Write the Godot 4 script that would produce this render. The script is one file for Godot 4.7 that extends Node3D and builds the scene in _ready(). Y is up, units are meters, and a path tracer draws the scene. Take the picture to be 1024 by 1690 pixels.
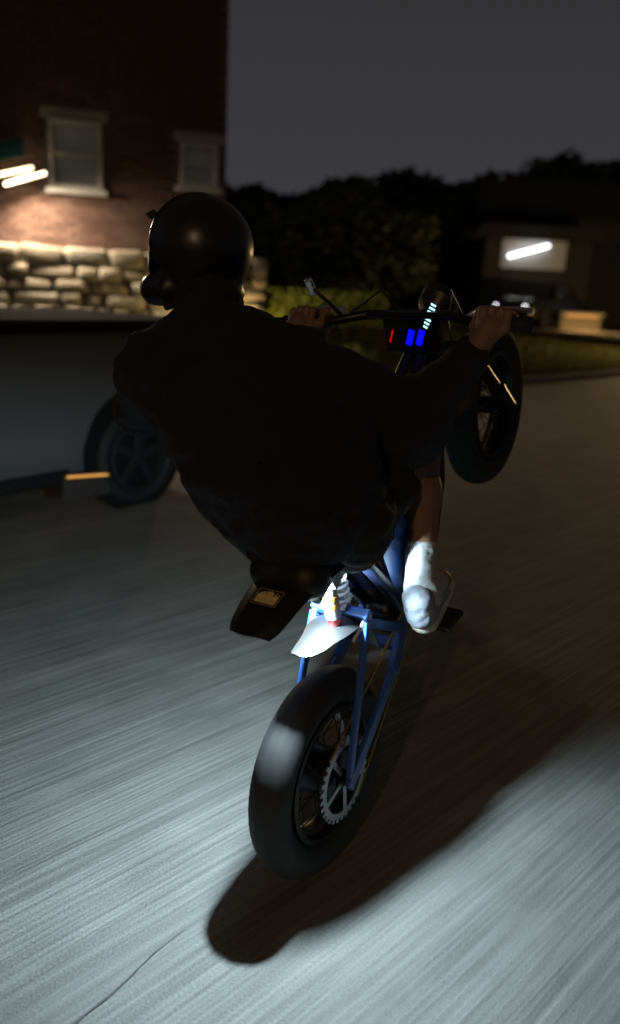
extends Node3D
# A rider on an electric bicycle lifts the front wheel on a street at night.

var rng := RandomNumberGenerator.new()
var M := {}  # materials and textures by name
var names := {}

# ---------------------------------------------------------------- helpers
func numbered(n: String) -> String:
	if not names.has(n):
		names[n] = 0
		return n
	names[n] += 1
	return "%s_%03d" % [n, names[n]]

func thing(n: String, label: String, cat: String, at: Vector3, b := Basis.IDENTITY, group := "") -> Node3D:
	var o := Node3D.new()
	o.name = numbered(n)
	add_child(o)
	o.transform = Transform3D(b, at)
	meta(o, label, cat, group)
	return o

func meta(o: Node, label: String, cat: String, group := "", kind := "") -> void:
	if label: o.set_meta("label", label)
	if cat: o.set_meta("category", cat)
	if group: o.set_meta("group", group)
	if kind: o.set_meta("kind", kind)

func ST() -> SurfaceTool:
	var s := SurfaceTool.new()
	s.begin(Mesh.PRIMITIVE_TRIANGLES)
	return s

func obj(n: String, mesh, m: Material, parent: Node) -> MeshInstance3D:
	var o := MeshInstance3D.new()
	o.name = n
	o.mesh = mesh.commit() if mesh is SurfaceTool else mesh
	o.material_override = m
	o.cast_shadow = GeometryInstance3D.SHADOW_CASTING_SETTING_ON
	parent.add_child(o, true)
	return o

func lin(r: float, g: float, b: float) -> Color:
	return Color(r, g, b).linear_to_srgb()

func mat(n: String, c: Color, rough := 0.7, metal := 0.0, bump := 0.0, scale := 20.0) -> StandardMaterial3D:
	var m := StandardMaterial3D.new()
	m.resource_name = n
	m.albedo_color = c
	m.roughness = rough
	m.metallic = metal
	if bump > 0.0:
		m.uv1_triplanar = true
		m.uv1_world_triplanar = true
		m.uv1_scale = Vector3.ONE * scale
		m.normal_enabled = true
		m.normal_texture = M.grain_normal
		m.normal_scale = bump
		m.albedo_texture = M.grain
		m.roughness_texture = null
	M[n] = m
	return m

func glow(n: String, c: Color, e: float) -> StandardMaterial3D:
	var m := mat(n, c, 0.4)
	m.emission_enabled = true
	m.emission = c
	m.emission_energy_multiplier = e
	return m

func rbox_mesh(size: Vector3, r: float, seg := 2) -> ArrayMesh:
	var st := ST()
	add_rbox(st, Transform3D.IDENTITY, size, r, seg)
	return st.commit()

func quad(st: SurfaceTool, p: Array, nrm: Array, uv := []) -> void:
	var g: Vector3 = (p[2] - p[0]).cross(p[1] - p[0]) + (p[3] - p[0]).cross(p[2] - p[0])
	for i in ([0, 1, 2, 0, 2, 3] if g.dot(nrm[0] + nrm[2]) >= 0 else [0, 2, 1, 0, 3, 2]):
		st.set_normal(nrm[i])
		if uv.size(): st.set_uv(uv[i])
		st.add_vertex(p[i])

func tri(st: SurfaceTool, a: Vector3, b: Vector3, c: Vector3, n: Vector3) -> void:
	var ok := (c - a).cross(b - a).dot(n) >= 0
	for v in ([a, b, c] if ok else [a, c, b]):
		st.set_normal(n)
		st.add_vertex(v)

func add_rbox(st: SurfaceTool, x: Transform3D, size: Vector3, r: float, seg := 2) -> void:
	# a box with rounded edges: a sphere pulled apart to its eight corners
	var lat := []
	var lon := []
	for k in seg + 1: lat.append([-PI / 2 + PI / 2 * k / seg, -1.0])
	for k in seg + 1: lat.append([PI / 2 * k / seg, 1.0])
	for q in 4:
		for k in seg + 1: lon.append([PI / 2 * (q + float(k) / seg), q])
	lon.append([TAU, 0])
	var h := size / 2 - Vector3.ONE * r
	var P := []
	var Nn := []
	for a in lat:
		var rp := []
		var rn := []
		for b in lon:
			var nn := Vector3(cos(a[0]) * cos(b[0]), sin(a[0]), cos(a[0]) * sin(b[0]))
			var s := Vector3([1.0, -1.0, -1.0, 1.0][b[1]], a[1], [1.0, 1.0, -1.0, -1.0][b[1]])
			rp.append(x * (s * h + nn * r))
			rn.append((x.basis * nn).normalized())
		P.append(rp)
		Nn.append(rn)
	for i in lat.size() - 1:
		for j in lon.size() - 1:
			quad(st, [P[i][j], P[i][j + 1], P[i + 1][j + 1], P[i + 1][j]], [Nn[i][j], Nn[i][j + 1], Nn[i + 1][j + 1], Nn[i + 1][j]])
	# lids on top and bottom
	for s in [[0, -1.0], [lat.size() - 1, 1.0]]:
		var c := [x * (Vector3(h.x, s[1] * (h.y + r), h.z)), x * (Vector3(-h.x, s[1] * (h.y + r), h.z)), x * (Vector3(-h.x, s[1] * (h.y + r), -h.z)), x * (Vector3(h.x, s[1] * (h.y + r), -h.z))]
		var nn2 := (x.basis * Vector3(0, s[1], 0)).normalized()
		quad(st, c, [nn2, nn2, nn2, nn2])

func basis_to(d: Vector3) -> Basis:
	# y runs along d
	var y := d.normalized()
	var h := Vector3(0, 0, 1) if absf(y.z) < 0.9 else Vector3(1, 0, 0)
	var xx := y.cross(h).normalized()
	return Basis(xx, y, xx.cross(y))

func bar(st: SurfaceTool, a: Vector3, b: Vector3, w: float, d: float, r := 0.004) -> void:
	# a beam from a to b: w wide across, d along local z (the bike's right)
	var y := (b - a).normalized()
	var z := Vector3(0, 0, 1)
	if absf(y.z) > 0.95: z = Vector3(0, 1, 0)
	var xx := y.cross(z).normalized()
	z = xx.cross(y)
	add_rbox(st, Transform3D(Basis(xx, y, z), (a + b) / 2), Vector3(w, a.distance_to(b), d), minf(r, minf(w, d) * 0.45))

func tube(st: SurfaceTool, pts: Array, rad: Array, sides := 10, caps := true) -> void:
	var up := basis_to(pts[1] - pts[0]).x
	var rings := []
	var nrms := []
	for i in pts.size():
		var t: Vector3 = (pts[mini(i + 1, pts.size() - 1)] - pts[maxi(i - 1, 0)]).normalized()
		up = (up - t * up.dot(t)).normalized()
		var sd := t.cross(up)
		var r: float = rad[mini(i, rad.size() - 1)]
		var ring := []
		var rn := []
		for k in sides + 1:
			var a := TAU * k / sides
			var nn: Vector3 = up * cos(a) + sd * sin(a)
			ring.append(pts[i] + nn * r)
			rn.append(nn)
		rings.append(ring)
		nrms.append(rn)
	for i in pts.size() - 1:
		for k in sides:
			quad(st, [rings[i][k], rings[i + 1][k], rings[i + 1][k + 1], rings[i][k + 1]], [nrms[i][k], nrms[i + 1][k], nrms[i + 1][k + 1], nrms[i][k + 1]])
	if caps:
		for e in [0, pts.size() - 1]:
			var t2: Vector3 = (pts[1] - pts[0]).normalized() * -1.0 if e == 0 else (pts[-1] - pts[-2]).normalized()
			for k in sides:
				tri(st, pts[e], rings[e][k], rings[e][k + 1], t2)

func lathe(st: SurfaceTool, prof: Array, at: Vector3, axis: Vector3, sides := 48, closed := true) -> void:
	# prof: [along axis, radius] pairs going round the section
	var b := basis_to(axis)
	var n := prof.size()
	var cnt := n if closed else n - 1
	var area := 0.0
	for i in n: area += prof[i].x * prof[(i + 1) % n].y - prof[(i + 1) % n].x * prof[i].y
	var sg := 1.0 if area > 0.0 else -1.0
	if not closed: sg = -1.0 if prof[-1].x > prof[0].x else 1.0
	for i in cnt:
		var p: Vector2 = prof[i]
		var q: Vector2 = prof[(i + 1) % n]
		var d := q - p
		var nn := Vector2(d.y, -d.x).normalized() * sg
		for k in sides:
			var a0 := TAU * k / sides
			var a1 := TAU * (k + 1) / sides
			var d0 := b.x * cos(a0) + b.z * sin(a0)
			var d1 := b.x * cos(a1) + b.z * sin(a1)
			quad(st, [at + b.y * p.x + d0 * p.y, at + b.y * q.x + d0 * q.y, at + b.y * q.x + d1 * q.y, at + b.y * p.x + d1 * p.y],
				[b.y * nn.x + d0 * nn.y, b.y * nn.x + d0 * nn.y, b.y * nn.x + d1 * nn.y, b.y * nn.x + d1 * nn.y])

func smooth_lathe(st: SurfaceTool, prof: Array, axis: Vector3, sides: int) -> void:
	# a closed section turned round the axis with normals that run on
	var b := basis_to(axis)
	var n := prof.size()
	var nn := []
	for i in n:
		var d: Vector2 = prof[(i + 1) % n] - prof[(i + n - 1) % n]
		nn.append(Vector2(-d.y, d.x).normalized())
	for i in n:
		var j := (i + 1) % n
		for k in sides:
			var p := []
			var q := []
			for o in [[i, 0], [j, 0], [j, 1], [i, 1]]:
				var a: float = TAU * (k + o[1]) / sides
				var d0 := b.x * cos(a) + b.z * sin(a)
				p.append(b.y * prof[o[0]].x + d0 * prof[o[0]].y)
				q.append(b.y * nn[o[0]].x + d0 * nn[o[0]].y)
			quad(st, p, q)

func prism(st: SurfaceTool, poly: Array, x: Transform3D, depth: float) -> void:
	# a flat outline in local xy made depth thick along local z
	var pv := PackedVector2Array(poly)
	var ti := Geometry2D.triangulate_polygon(pv)
	for s in [-0.5, 0.5]:
		for i in range(0, ti.size(), 3):
			tri(st, x * Vector3(pv[ti[i]].x, pv[ti[i]].y, s * depth), x * Vector3(pv[ti[i + 1]].x, pv[ti[i + 1]].y, s * depth), x * Vector3(pv[ti[i + 2]].x, pv[ti[i + 2]].y, s * depth), (x.basis * Vector3(0, 0, s)).normalized())
	var cw := Geometry2D.is_polygon_clockwise(pv)
	for i in pv.size():
		var p := pv[i]
		var q := pv[(i + 1) % pv.size()]
		var d := (q - p).normalized()
		var n2 := Vector2(d.y, -d.x) * (-1.0 if cw else 1.0)
		var nn := (x.basis * Vector3(n2.x, n2.y, 0)).normalized()
		quad(st, [x * Vector3(p.x, p.y, -depth / 2), x * Vector3(q.x, q.y, -depth / 2), x * Vector3(q.x, q.y, depth / 2), x * Vector3(p.x, p.y, depth / 2)], [nn, nn, nn, nn])

# ---------------------------------------------------------------- soft bodies
func body_mesh(st: SurfaceTool, bones: Array, cell: float, k: float, folds := 0.0, fold_freq := 9.0, cut := []) -> void:
	# each bone [a, b, ra, rb]: a tapered capsule; smooth union; surface nets. cut: planes [point, normal] that take away what lies on the normal's side
	var lo := Vector3.INF
	var hi := -Vector3.INF
	for o in bones:
		var R: float = maxf(o[2], o[3]) + k + cell * 2.0 + folds
		for p in [o[0], o[1]]:
			lo = lo.min(p - Vector3.ONE * R)
			hi = hi.max(p + Vector3.ONE * R)
	var nx := int((hi.x - lo.x) / cell) + 2
	var ny := int((hi.y - lo.y) / cell) + 2
	var nz := int((hi.z - lo.z) / cell) + 2
	var g := PackedFloat32Array()
	g.resize(nx * ny * nz)
	g.fill(1.0)
	for o in bones:
		var a: Vector3 = o[0]
		var b: Vector3 = o[1]
		var ra: float = o[2]
		var rb: float = o[3]
		var R2: float = maxf(ra, rb) + k + cell * 2.0 + folds
		var l := ((a.min(b) - Vector3.ONE * R2 - lo) / cell).floor()
		var h := ((a.max(b) + Vector3.ONE * R2 - lo) / cell).ceil()
		var ab := b - a
		var ll := maxf(ab.length_squared(), 1e-9)
		for iz in range(maxi(int(l.z), 0), mini(int(h.z), nz - 1) + 1):
			for iy in range(maxi(int(l.y), 0), mini(int(h.y), ny - 1) + 1):
				var row := (iz * ny + iy) * nx
				for ix in range(maxi(int(l.x), 0), mini(int(h.x), nx - 1) + 1):
					var p := lo + Vector3(ix, iy, iz) * cell
					var t := clampf((p - a).dot(ab) / ll, 0.0, 1.0)
					var d := p.distance_to(a + ab * t) - lerpf(ra, rb, t)
					var c := g[row + ix]
					if c - d > k: g[row + ix] = d
					elif d - c < k:
						var hh := (k - absf(c - d)) / k
						g[row + ix] = minf(c, d) - hh * hh * k * 0.25
	if folds > 0.0 or cut.size():
		var nz1 := FastNoiseLite.new()
		nz1.seed = 5
		nz1.frequency = fold_freq
		nz1.fractal_octaves = 3
		nz1.domain_warp_enabled = true
		nz1.domain_warp_amplitude = 0.05
		nz1.domain_warp_frequency = 6.0
		for iz in nz:
			for iy in ny:
				for ix in nx:
					var i := (iz * ny + iy) * nx + ix
					if absf(g[i]) < 0.06:
						var p := lo + Vector3(ix, iy, iz) * cell
						if folds > 0.0: g[i] += folds * (absf(nz1.get_noise_3d(p.x, p.y * 1.7, p.z)) * 2.0 - 0.5)
						for c in cut: g[i] = maxf(g[i], (p - c[0]).dot(c[1]))
	var idx := PackedInt32Array()
	idx.resize(nx * ny * nz)
	idx.fill(-1)
	var vs := PackedVector3Array()
	var ns := PackedVector3Array()
	var off := [0, 1, nx, nx + 1, nx * ny, nx * ny + 1, nx * ny + nx, nx * ny + nx + 1]
	var ed := [[0, 1], [2, 3], [4, 5], [6, 7], [0, 2], [1, 3], [4, 6], [5, 7], [0, 4], [1, 5], [2, 6], [3, 7]]
	for iz in nz - 1:
		for iy in ny - 1:
			for ix in nx - 1:
				var i := (iz * ny + iy) * nx + ix
				var v0 := g[i]
				if absf(v0) > cell * 2.5 + folds * 3.0: continue
				var inside := 0
				for o in off:
					if g[i + o] < 0.0: inside += 1
				if inside == 0 or inside == 8: continue
				var s := Vector3.ZERO
				var n := 0
				for e in ed:
					var A := g[i + off[e[0]]]
					var Bv := g[i + off[e[1]]]
					if (A < 0.0) != (Bv < 0.0):
						var t := A / (A - Bv)
						var pa := Vector3(e[0] & 1, (e[0] >> 1) & 1, e[0] >> 2)
						var pb := Vector3(e[1] & 1, (e[1] >> 1) & 1, e[1] >> 2)
						s += pa.lerp(pb, t)
						n += 1
				idx[i] = vs.size()
				vs.append(lo + (Vector3(ix, iy, iz) + s / n) * cell)
				ns.append(Vector3(g[i + off[1]] + g[i + off[3]] + g[i + off[5]] + g[i + off[7]] - g[i] - g[i + off[2]] - g[i + off[4]] - g[i + off[6]],
					g[i + off[2]] + g[i + off[3]] + g[i + off[6]] + g[i + off[7]] - g[i] - g[i + off[1]] - g[i + off[4]] - g[i + off[5]],
					g[i + off[4]] + g[i + off[5]] + g[i + off[6]] + g[i + off[7]] - g[i] - g[i + off[1]] - g[i + off[2]] - g[i + off[3]]).normalized())
	for iz in range(1, nz - 1):
		for iy in range(1, ny - 1):
			for ix in range(1, nx - 1):
				var i := (iz * ny + iy) * nx + ix
				if idx[i] < 0 and absf(g[i]) > cell * 2.5 + folds * 3.0: continue
				for ax in [[1, nx, nx * ny], [nx, nx * ny, 1], [nx * ny, 1, nx]]:
					if (g[i] < 0.0) == (g[i + ax[0]] < 0.0): continue
					var q := [idx[i], idx[i - ax[1]], idx[i - ax[1] - ax[2]], idx[i - ax[2]]]
					if q.min() < 0: continue
					if g[i] > 0.0: q.reverse()
					var gq := (vs[q[2]] - vs[q[0]]).cross(vs[q[1]] - vs[q[0]])
					for t in ([0, 1, 2, 0, 2, 3] if gq.dot(ns[q[0]] + ns[q[2]]) >= 0 else [0, 2, 1, 0, 3, 2]):
						st.set_normal(ns[q[t]])
						st.add_vertex(vs[q[t]])

# ---------------------------------------------------------------- foliage
func leaves(n: int, size: float, place: Callable, cols: Array) -> ArrayMesh:
	# many small bent leaves, two triangles each
	var v := PackedVector3Array()
	var nn := PackedVector3Array()
	var cc := PackedColorArray()
	for i in n:
		var p: Vector3 = place.call()
		var d := Vector3(rng.randfn(), rng.randfn() * 0.6, rng.randfn()).normalized()
		var s := d.cross(Vector3(rng.randfn(), rng.randfn(), rng.randfn())).normalized()
		var l := size * rng.randf_range(0.6, 1.3)
		var c: Color = cols[rng.randi() % cols.size()] * rng.randf_range(0.75, 1.25)
		var a := p - d * l
		var b := p + d * l
		var e := p + s * l * 0.45
		var f := p - s * l * 0.45
		var n1 := d.cross(s)
		for t in [a, e, b, a, b, f]:
			v.append(t)
			nn.append(n1)
			cc.append(c)
	var arr := []
	arr.resize(Mesh.ARRAY_MAX)
	arr[Mesh.ARRAY_VERTEX] = v
	arr[Mesh.ARRAY_NORMAL] = nn
	arr[Mesh.ARRAY_COLOR] = cc
	var m := ArrayMesh.new()
	m.add_surface_from_arrays(Mesh.PRIMITIVE_TRIANGLES, arr)
	return m

# ---------------------------------------------------------------- textures
func noise_img(w: int, h: int, freq: float, sd: int, oct := 4) -> Image:
	var f := FastNoiseLite.new()
	f.seed = sd
	f.frequency = freq
	f.fractal_octaves = oct
	return f.get_seamless_image(w, h)

func make_textures() -> void:
	var g := noise_img(256, 256, 0.06, 3)
	g.convert(Image.FORMAT_RGB8)
	var gi := Image.create(256, 256, false, Image.FORMAT_RGB8)
	for y in 256:
		for x in 256:
			var v := 0.8 + 0.35 * (g.get_pixel(x, y).r - 0.5)
			gi.set_pixel(x, y, Color(v, v, v))
	gi.generate_mipmaps()
	M.grain = ImageTexture.create_from_image(gi)
	var nb := g.duplicate()
	nb.convert(Image.FORMAT_RGBA8)
	nb.bump_map_to_normal_map(6.0)
	M.grain_normal = ImageTexture.create_from_image(nb)
	# broom-finished concrete: marks drawn out along u, aggregate, patches
	var S := 1024
	var s1 := noise_img(24, S, 0.16, 11, 3)
	s1.resize(S, S, Image.INTERPOLATE_CUBIC)
	var s2 := noise_img(10, S, 0.035, 12, 3)
	s2.resize(S, S, Image.INTERPOLATE_CUBIC)
	var s3 := noise_img(S, S, 0.3, 13, 2)
	var s4 := noise_img(S, S, 0.006, 14, 4)
	var col := Image.create(S, S, false, Image.FORMAT_RGB8)
	var hgt := Image.create(S, S, false, Image.FORMAT_RGBA8)
	for y in S:
		for x in S:
			var a := s1.get_pixel(x, y).r
			var b := s2.get_pixel(x, y).r
			var c := s3.get_pixel(x, y).r
			var d := s4.get_pixel(x, y).r
			var v := 0.78 + 0.26 * (a - 0.5) + 0.16 * (b - 0.5) + 0.14 * (c - 0.5) + 0.12 * (d - 0.5)
			col.set_pixel(x, y, Color(v * 1.0, v * 0.995, v * 0.975))
			var hh := clampf(0.5 + 0.45 * (a - 0.5) + 0.25 * (c - 0.5) + 0.3 * (b - 0.5), 0, 1)
			hgt.set_pixel(x, y, Color(hh, hh, hh))
	col.generate_mipmaps()
	M.road_tex = ImageTexture.create_from_image(col)
	hgt.bump_map_to_normal_map(5.0)
	hgt.generate_mipmaps()
	M.road_nrm = ImageTexture.create_from_image(hgt)
	# the emblem printed on the tail guard: a thin frame round an uneven tan print with upright strokes
	var em := Image.create(128, 96, false, Image.FORMAT_RGB8)
	var dark := Color(0.05, 0.045, 0.04)
	var tan := Color(0.95, 0.83, 0.55)
	em.fill(dark)
	for r in [Rect2i(4, 4, 120, 3), Rect2i(4, 89, 120, 3), Rect2i(4, 4, 3, 88), Rect2i(121, 4, 3, 88)]: em.fill_rect(r, tan * 0.8)
	em.fill_rect(Rect2i(14, 40, 100, 42), tan)
	for k in 14:
		var hgt2 := [10, 18, 22, 26, 20, 30, 28, 34, 30, 24, 8, 26, 10, 22][k] as int
		em.fill_rect(Rect2i(14 + k * 7, 40 - hgt2 + 4, 6, hgt2), tan)
	for k in 9: em.fill_rect(Rect2i(20 + k * 10, 58 + (k * 7) % 12, 5, 7), tan * 0.55)
	for y in 96:
		for x in 128:
			em.set_pixel(x, y, em.get_pixel(x, y) * (0.75 + 0.5 * s3.get_pixel(x * 3, y * 3).r))
	M.emblem_tex = ImageTexture.create_from_image(em)

func make_materials() -> void:
	var m := mat("concrete", lin(0.21, 0.212, 0.205), 0.8)
	m.albedo_texture = M.road_tex
	m.normal_enabled = true
	m.normal_texture = M.road_nrm
	m.normal_scale = 0.5
	mat("tar", lin(0.06, 0.06, 0.06), 0.8)
	mat("lawn", lin(0.045, 0.06, 0.02), 0.95, 0.0, 0.8, 2.0)
	mat("kerb", lin(0.3, 0.29, 0.27), 0.85, 0.0, 0.7, 6.0)
	mat("black_plastic", lin(0.014, 0.014, 0.015), 0.38, 0.0, 0.08, 30.0)
	mat("fender_plastic", lin(0.006, 0.0063, 0.0066), 0.42, 0.0, 0.05, 30.0)
	mat("rubber", lin(0.02, 0.02, 0.02), 0.75, 0.0, 0.25, 40.0)
	mat("black_metal", lin(0.018, 0.018, 0.02), 0.35, 0.6)
	mat("blue_paint", lin(0.025, 0.085, 0.30), 0.3, 0.25)
	M.blue_paint.clearcoat_enabled = true
	M.blue_paint.clearcoat = 0.6
	mat("dark_blue_paint", lin(0.008, 0.012, 0.03), 0.35, 0.2)
	mat("violet_paint", lin(0.09, 0.085, 0.18), 0.4, 0.1)
	mat("steel", lin(0.55, 0.55, 0.56), 0.3, 0.9)
	mat("alloy", lin(0.42, 0.43, 0.45), 0.35, 0.8)
	mat("dull_alloy", lin(0.012, 0.012, 0.012), 0.55, 0.0)
	mat("chain_gold", lin(0.34, 0.22, 0.06), 0.35, 0.8)
	mat("black_cloth", lin(0.02, 0.02, 0.02), 0.95, 0.0, 0.4, 20.0)
	mat("vinyl", lin(0.006, 0.006, 0.0065), 0.5, 0.0, 0.4, 30.0)
	mat("amber", lin(0.7, 0.3, 0.02), 0.35)
	mat("red_plastic", lin(0.5, 0.02, 0.02), 0.35)
	mat("sticker_white", lin(0.6, 0.6, 0.6), 0.5)
	var e := mat("emblem", Color.WHITE, 0.6)
	e.albedo_texture = M.emblem_tex
	mat("hoodie", lin(0.013, 0.014, 0.023), 0.95, 0.0, 0.7, 60.0)
	mat("shorts", lin(0.012, 0.012, 0.014), 0.9, 0.0, 0.6, 60.0)
	mat("sock", lin(0.45, 0.46, 0.46), 0.95, 0.0, 0.7, 90.0)
	mat("shoe", lin(0.26, 0.28, 0.33), 0.85, 0.0, 0.6, 80.0)
	mat("sole", lin(0.55, 0.54, 0.45), 0.7, 0.0, 0.3, 60.0)
	mat("skin", lin(0.33, 0.175, 0.105), 0.55, 0.0, 0.12, 50.0)
	mat("helmet", lin(0.008, 0.008, 0.009), 0.34)
	mat("helmet_trim", lin(0.16, 0.14, 0.11), 0.5)
	mat("visor", lin(0.01, 0.01, 0.012), 0.08)
	mat("brick_a", lin(0.17, 0.095, 0.075), 0.9, 0.0, 0.8, 8.0)
	mat("brick_b", lin(0.14, 0.078, 0.062), 0.9, 0.0, 0.8, 8.0)
	mat("brick_c", lin(0.21, 0.125, 0.1), 0.9, 0.0, 0.8, 8.0)
	mat("mortar", lin(0.2, 0.17, 0.15), 0.95, 0.0, 0.5, 10.0)
	mat("stone_a", lin(0.44, 0.39, 0.31), 0.92, 0.0, 0.9, 4.0)
	mat("stone_b", lin(0.33, 0.29, 0.23), 0.92, 0.0, 0.9, 4.0)
	mat("stone_c", lin(0.5, 0.47, 0.4), 0.92, 0.0, 0.9, 4.0)
	mat("white_paint", lin(0.7, 0.7, 0.69), 0.6, 0.0, 0.2, 5.0)
	mat("dark_glass", lin(0.02, 0.022, 0.025), 0.06)
	mat("blind", lin(0.55, 0.56, 0.58), 0.8)
	mat("roof", lin(0.03, 0.028, 0.027), 0.9, 0.0, 0.6, 4.0)
	mat("teal", lin(0.03, 0.2, 0.19), 0.8)
	mat("siding", lin(0.06, 0.05, 0.042), 0.85, 0.0, 0.5, 3.0)
	mat("car_grey", lin(0.1, 0.1, 0.095), 0.55, 0.0)
	mat("car_dark", lin(0.012, 0.013, 0.014), 0.25, 0.2)
	mat("bark", lin(0.05, 0.04, 0.03), 0.95, 0.0, 0.9, 6.0)
	var lf := mat("leaf", Color.WHITE, 0.7)
	lf.vertex_color_use_as_albedo = true
	lf.backlight_enabled = true
	lf.backlight = lin(0.02, 0.03, 0.005)
	mat("terracotta", lin(0.35, 0.1, 0.035), 0.9, 0.0, 0.6, 8.0)
	glow("lamp_white", Color(1.0, 0.9, 0.72), 6.0)
	glow("lamp_cool", Color(0.95, 0.97, 1.0), 5.0)
	glow("lamp_warm", Color(1.0, 0.72, 0.4), 0.5)
	glow("lamp_amber", Color(1.0, 0.7, 0.35), 0.7)
	glow("tail_led", Color(0.86, 0.95, 1.0), 3.0)
	glow("screen_blue", Color(0.03, 0.03, 1.0), 1.3)
	glow("screen_white", Color(0.75, 0.98, 1.0), 1.3)
	glow("screen_red", Color(0.9, 0.06, 0.04), 0.5)

# ---------------------------------------------------------------- the bicycle
const BF := Vector3(0.38389323, 0.62845793, -0.67651062)
const BU := Vector3(-0.36798138, 0.77608091, 0.51214072)
const BN := Vector3(0.84688588, 0.05233596, 0.52919303)
const BO := Vector3(0.06, 0.266, -1.66)

func W(f: float, u: float, r := 0.0) -> Vector3:
	return BO + BF * f + BU * u + BN * r

func wheel(parent: Node3D, n: String, at: Vector3, rear: bool) -> void:
	var w := Node3D.new()
	w.name = n
	parent.add_child(w)
	w.position = at
	var Z := Vector3(0, 0, 1)
	# tyre: fat round section with a flatter tread and knob rows
	var st := ST()
	var prof := []
	for k in 36:
		var a := TAU * k / 36
		var groove := 0.0016 if (absf(sin(a)) < 0.75 and cos(a) > 0 and k % 3 == 0) else 0.0
		prof.append(Vector2(sin(a) * 0.052 * (1.0 if cos(a) > 0 else 0.92), 0.213 + cos(a) * (0.047 - groove)))
	smooth_lathe(st, prof, Z, 96)
	obj("tyre", st, M.rubber, w)
	st = ST()
	lathe(st, [Vector2(-0.037, 0.172), Vector2(-0.037, 0.158), Vector2(-0.02, 0.152), Vector2(0.02, 0.152), Vector2(0.037, 0.158), Vector2(0.037, 0.172), Vector2(0.02, 0.166), Vector2(-0.02, 0.166)], Vector3.ZERO, Z, 64)
	obj("rim", st, M.black_metal, w)
	st = ST()
	var hr := 0.062 if rear else 0.028
	lathe(st, [Vector2(-0.055, 0.02), Vector2(-0.05, hr), Vector2(-0.04, hr + 0.006), Vector2(-0.034, hr), Vector2(0.034, hr), Vector2(0.04, hr + 0.006), Vector2(0.05, hr), Vector2(0.055, 0.02)], Vector3.ZERO, Z, 32, false)
	tube(st, [Vector3(0, 0, -0.085), Vector3(0, 0, 0.085)], [0.009], 10)
	obj("hub", st, M.black_metal, w)
	for k in 36:
		var a := TAU * k / 36
		var s := -1.0 if k % 2 else 1.0
		var off := 0.35 * (1.0 if (k / 2) % 2 else -1.0)
		st = ST()
		tube(st, [Vector3(cos(a + off), sin(a + off), 0) * (hr + 0.004) + Z * s * 0.038, Vector3(cos(a), sin(a), 0) * 0.158 + Z * s * 0.012], [0.0016], 5, false)
		obj("spoke", st, M.black_metal, w)
	# disc brake on the left
	st = ST()
	var z0 := -0.066
	lathe(st, [Vector2(z0 - 0.001, 0.096), Vector2(z0 + 0.001, 0.096), Vector2(z0 + 0.001, 0.076), Vector2(z0 - 0.001, 0.076)], Vector3.ZERO, Z, 48)
	for k in 6:
		var a := TAU * k / 6
		bar(st, Vector3(cos(a), sin(a), 0) * 0.03 + Z * z0, Vector3(cos(a + 0.5), sin(a + 0.5), 0) * 0.078 + Z * z0, 0.012, 0.002, 0.0008)
	lathe(st, [Vector2(z0 - 0.002, 0.035), Vector2(z0 + 0.002, 0.035), Vector2(z0 + 0.002, 0.012), Vector2(z0 - 0.002, 0.012)], Vector3.ZERO, Z, 32)
	obj("brake_rotor", st, M.black_metal, w)
	if rear:
		st = ST()
		var z1 := 0.068
		var poly := []
		for k in 128:
			var a := TAU * k / 128
			poly.append(Vector2(cos(a), sin(a)) * (0.108 if k % 4 < 2 else 0.103))
		for k in 32:
			var a := TAU * k / 32
			var d := Vector3(cos(a), sin(a), 0)
			add_rbox(st, Transform3D(Basis(d, Z.cross(d), Z), d * 0.104 + Z * z1), Vector3(0.012, 0.011, 0.003), 0.001, 1)
		lathe(st, [Vector2(z1 - 0.0015, 0.1), Vector2(z1 + 0.0015, 0.1), Vector2(z1 + 0.0015, 0.086), Vector2(z1 - 0.0015, 0.086)], Vector3.ZERO, Z, 64)
		for k in 5:
			var a := TAU * k / 5 + 0.3
			bar(st, Vector3(cos(a), sin(a), 0) * 0.02 + Z * z1, Vector3(cos(a), sin(a), 0) * 0.09 + Z * z1, 0.014, 0.003, 0.001)
		obj("sprocket", st, M.alloy, w)

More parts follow.
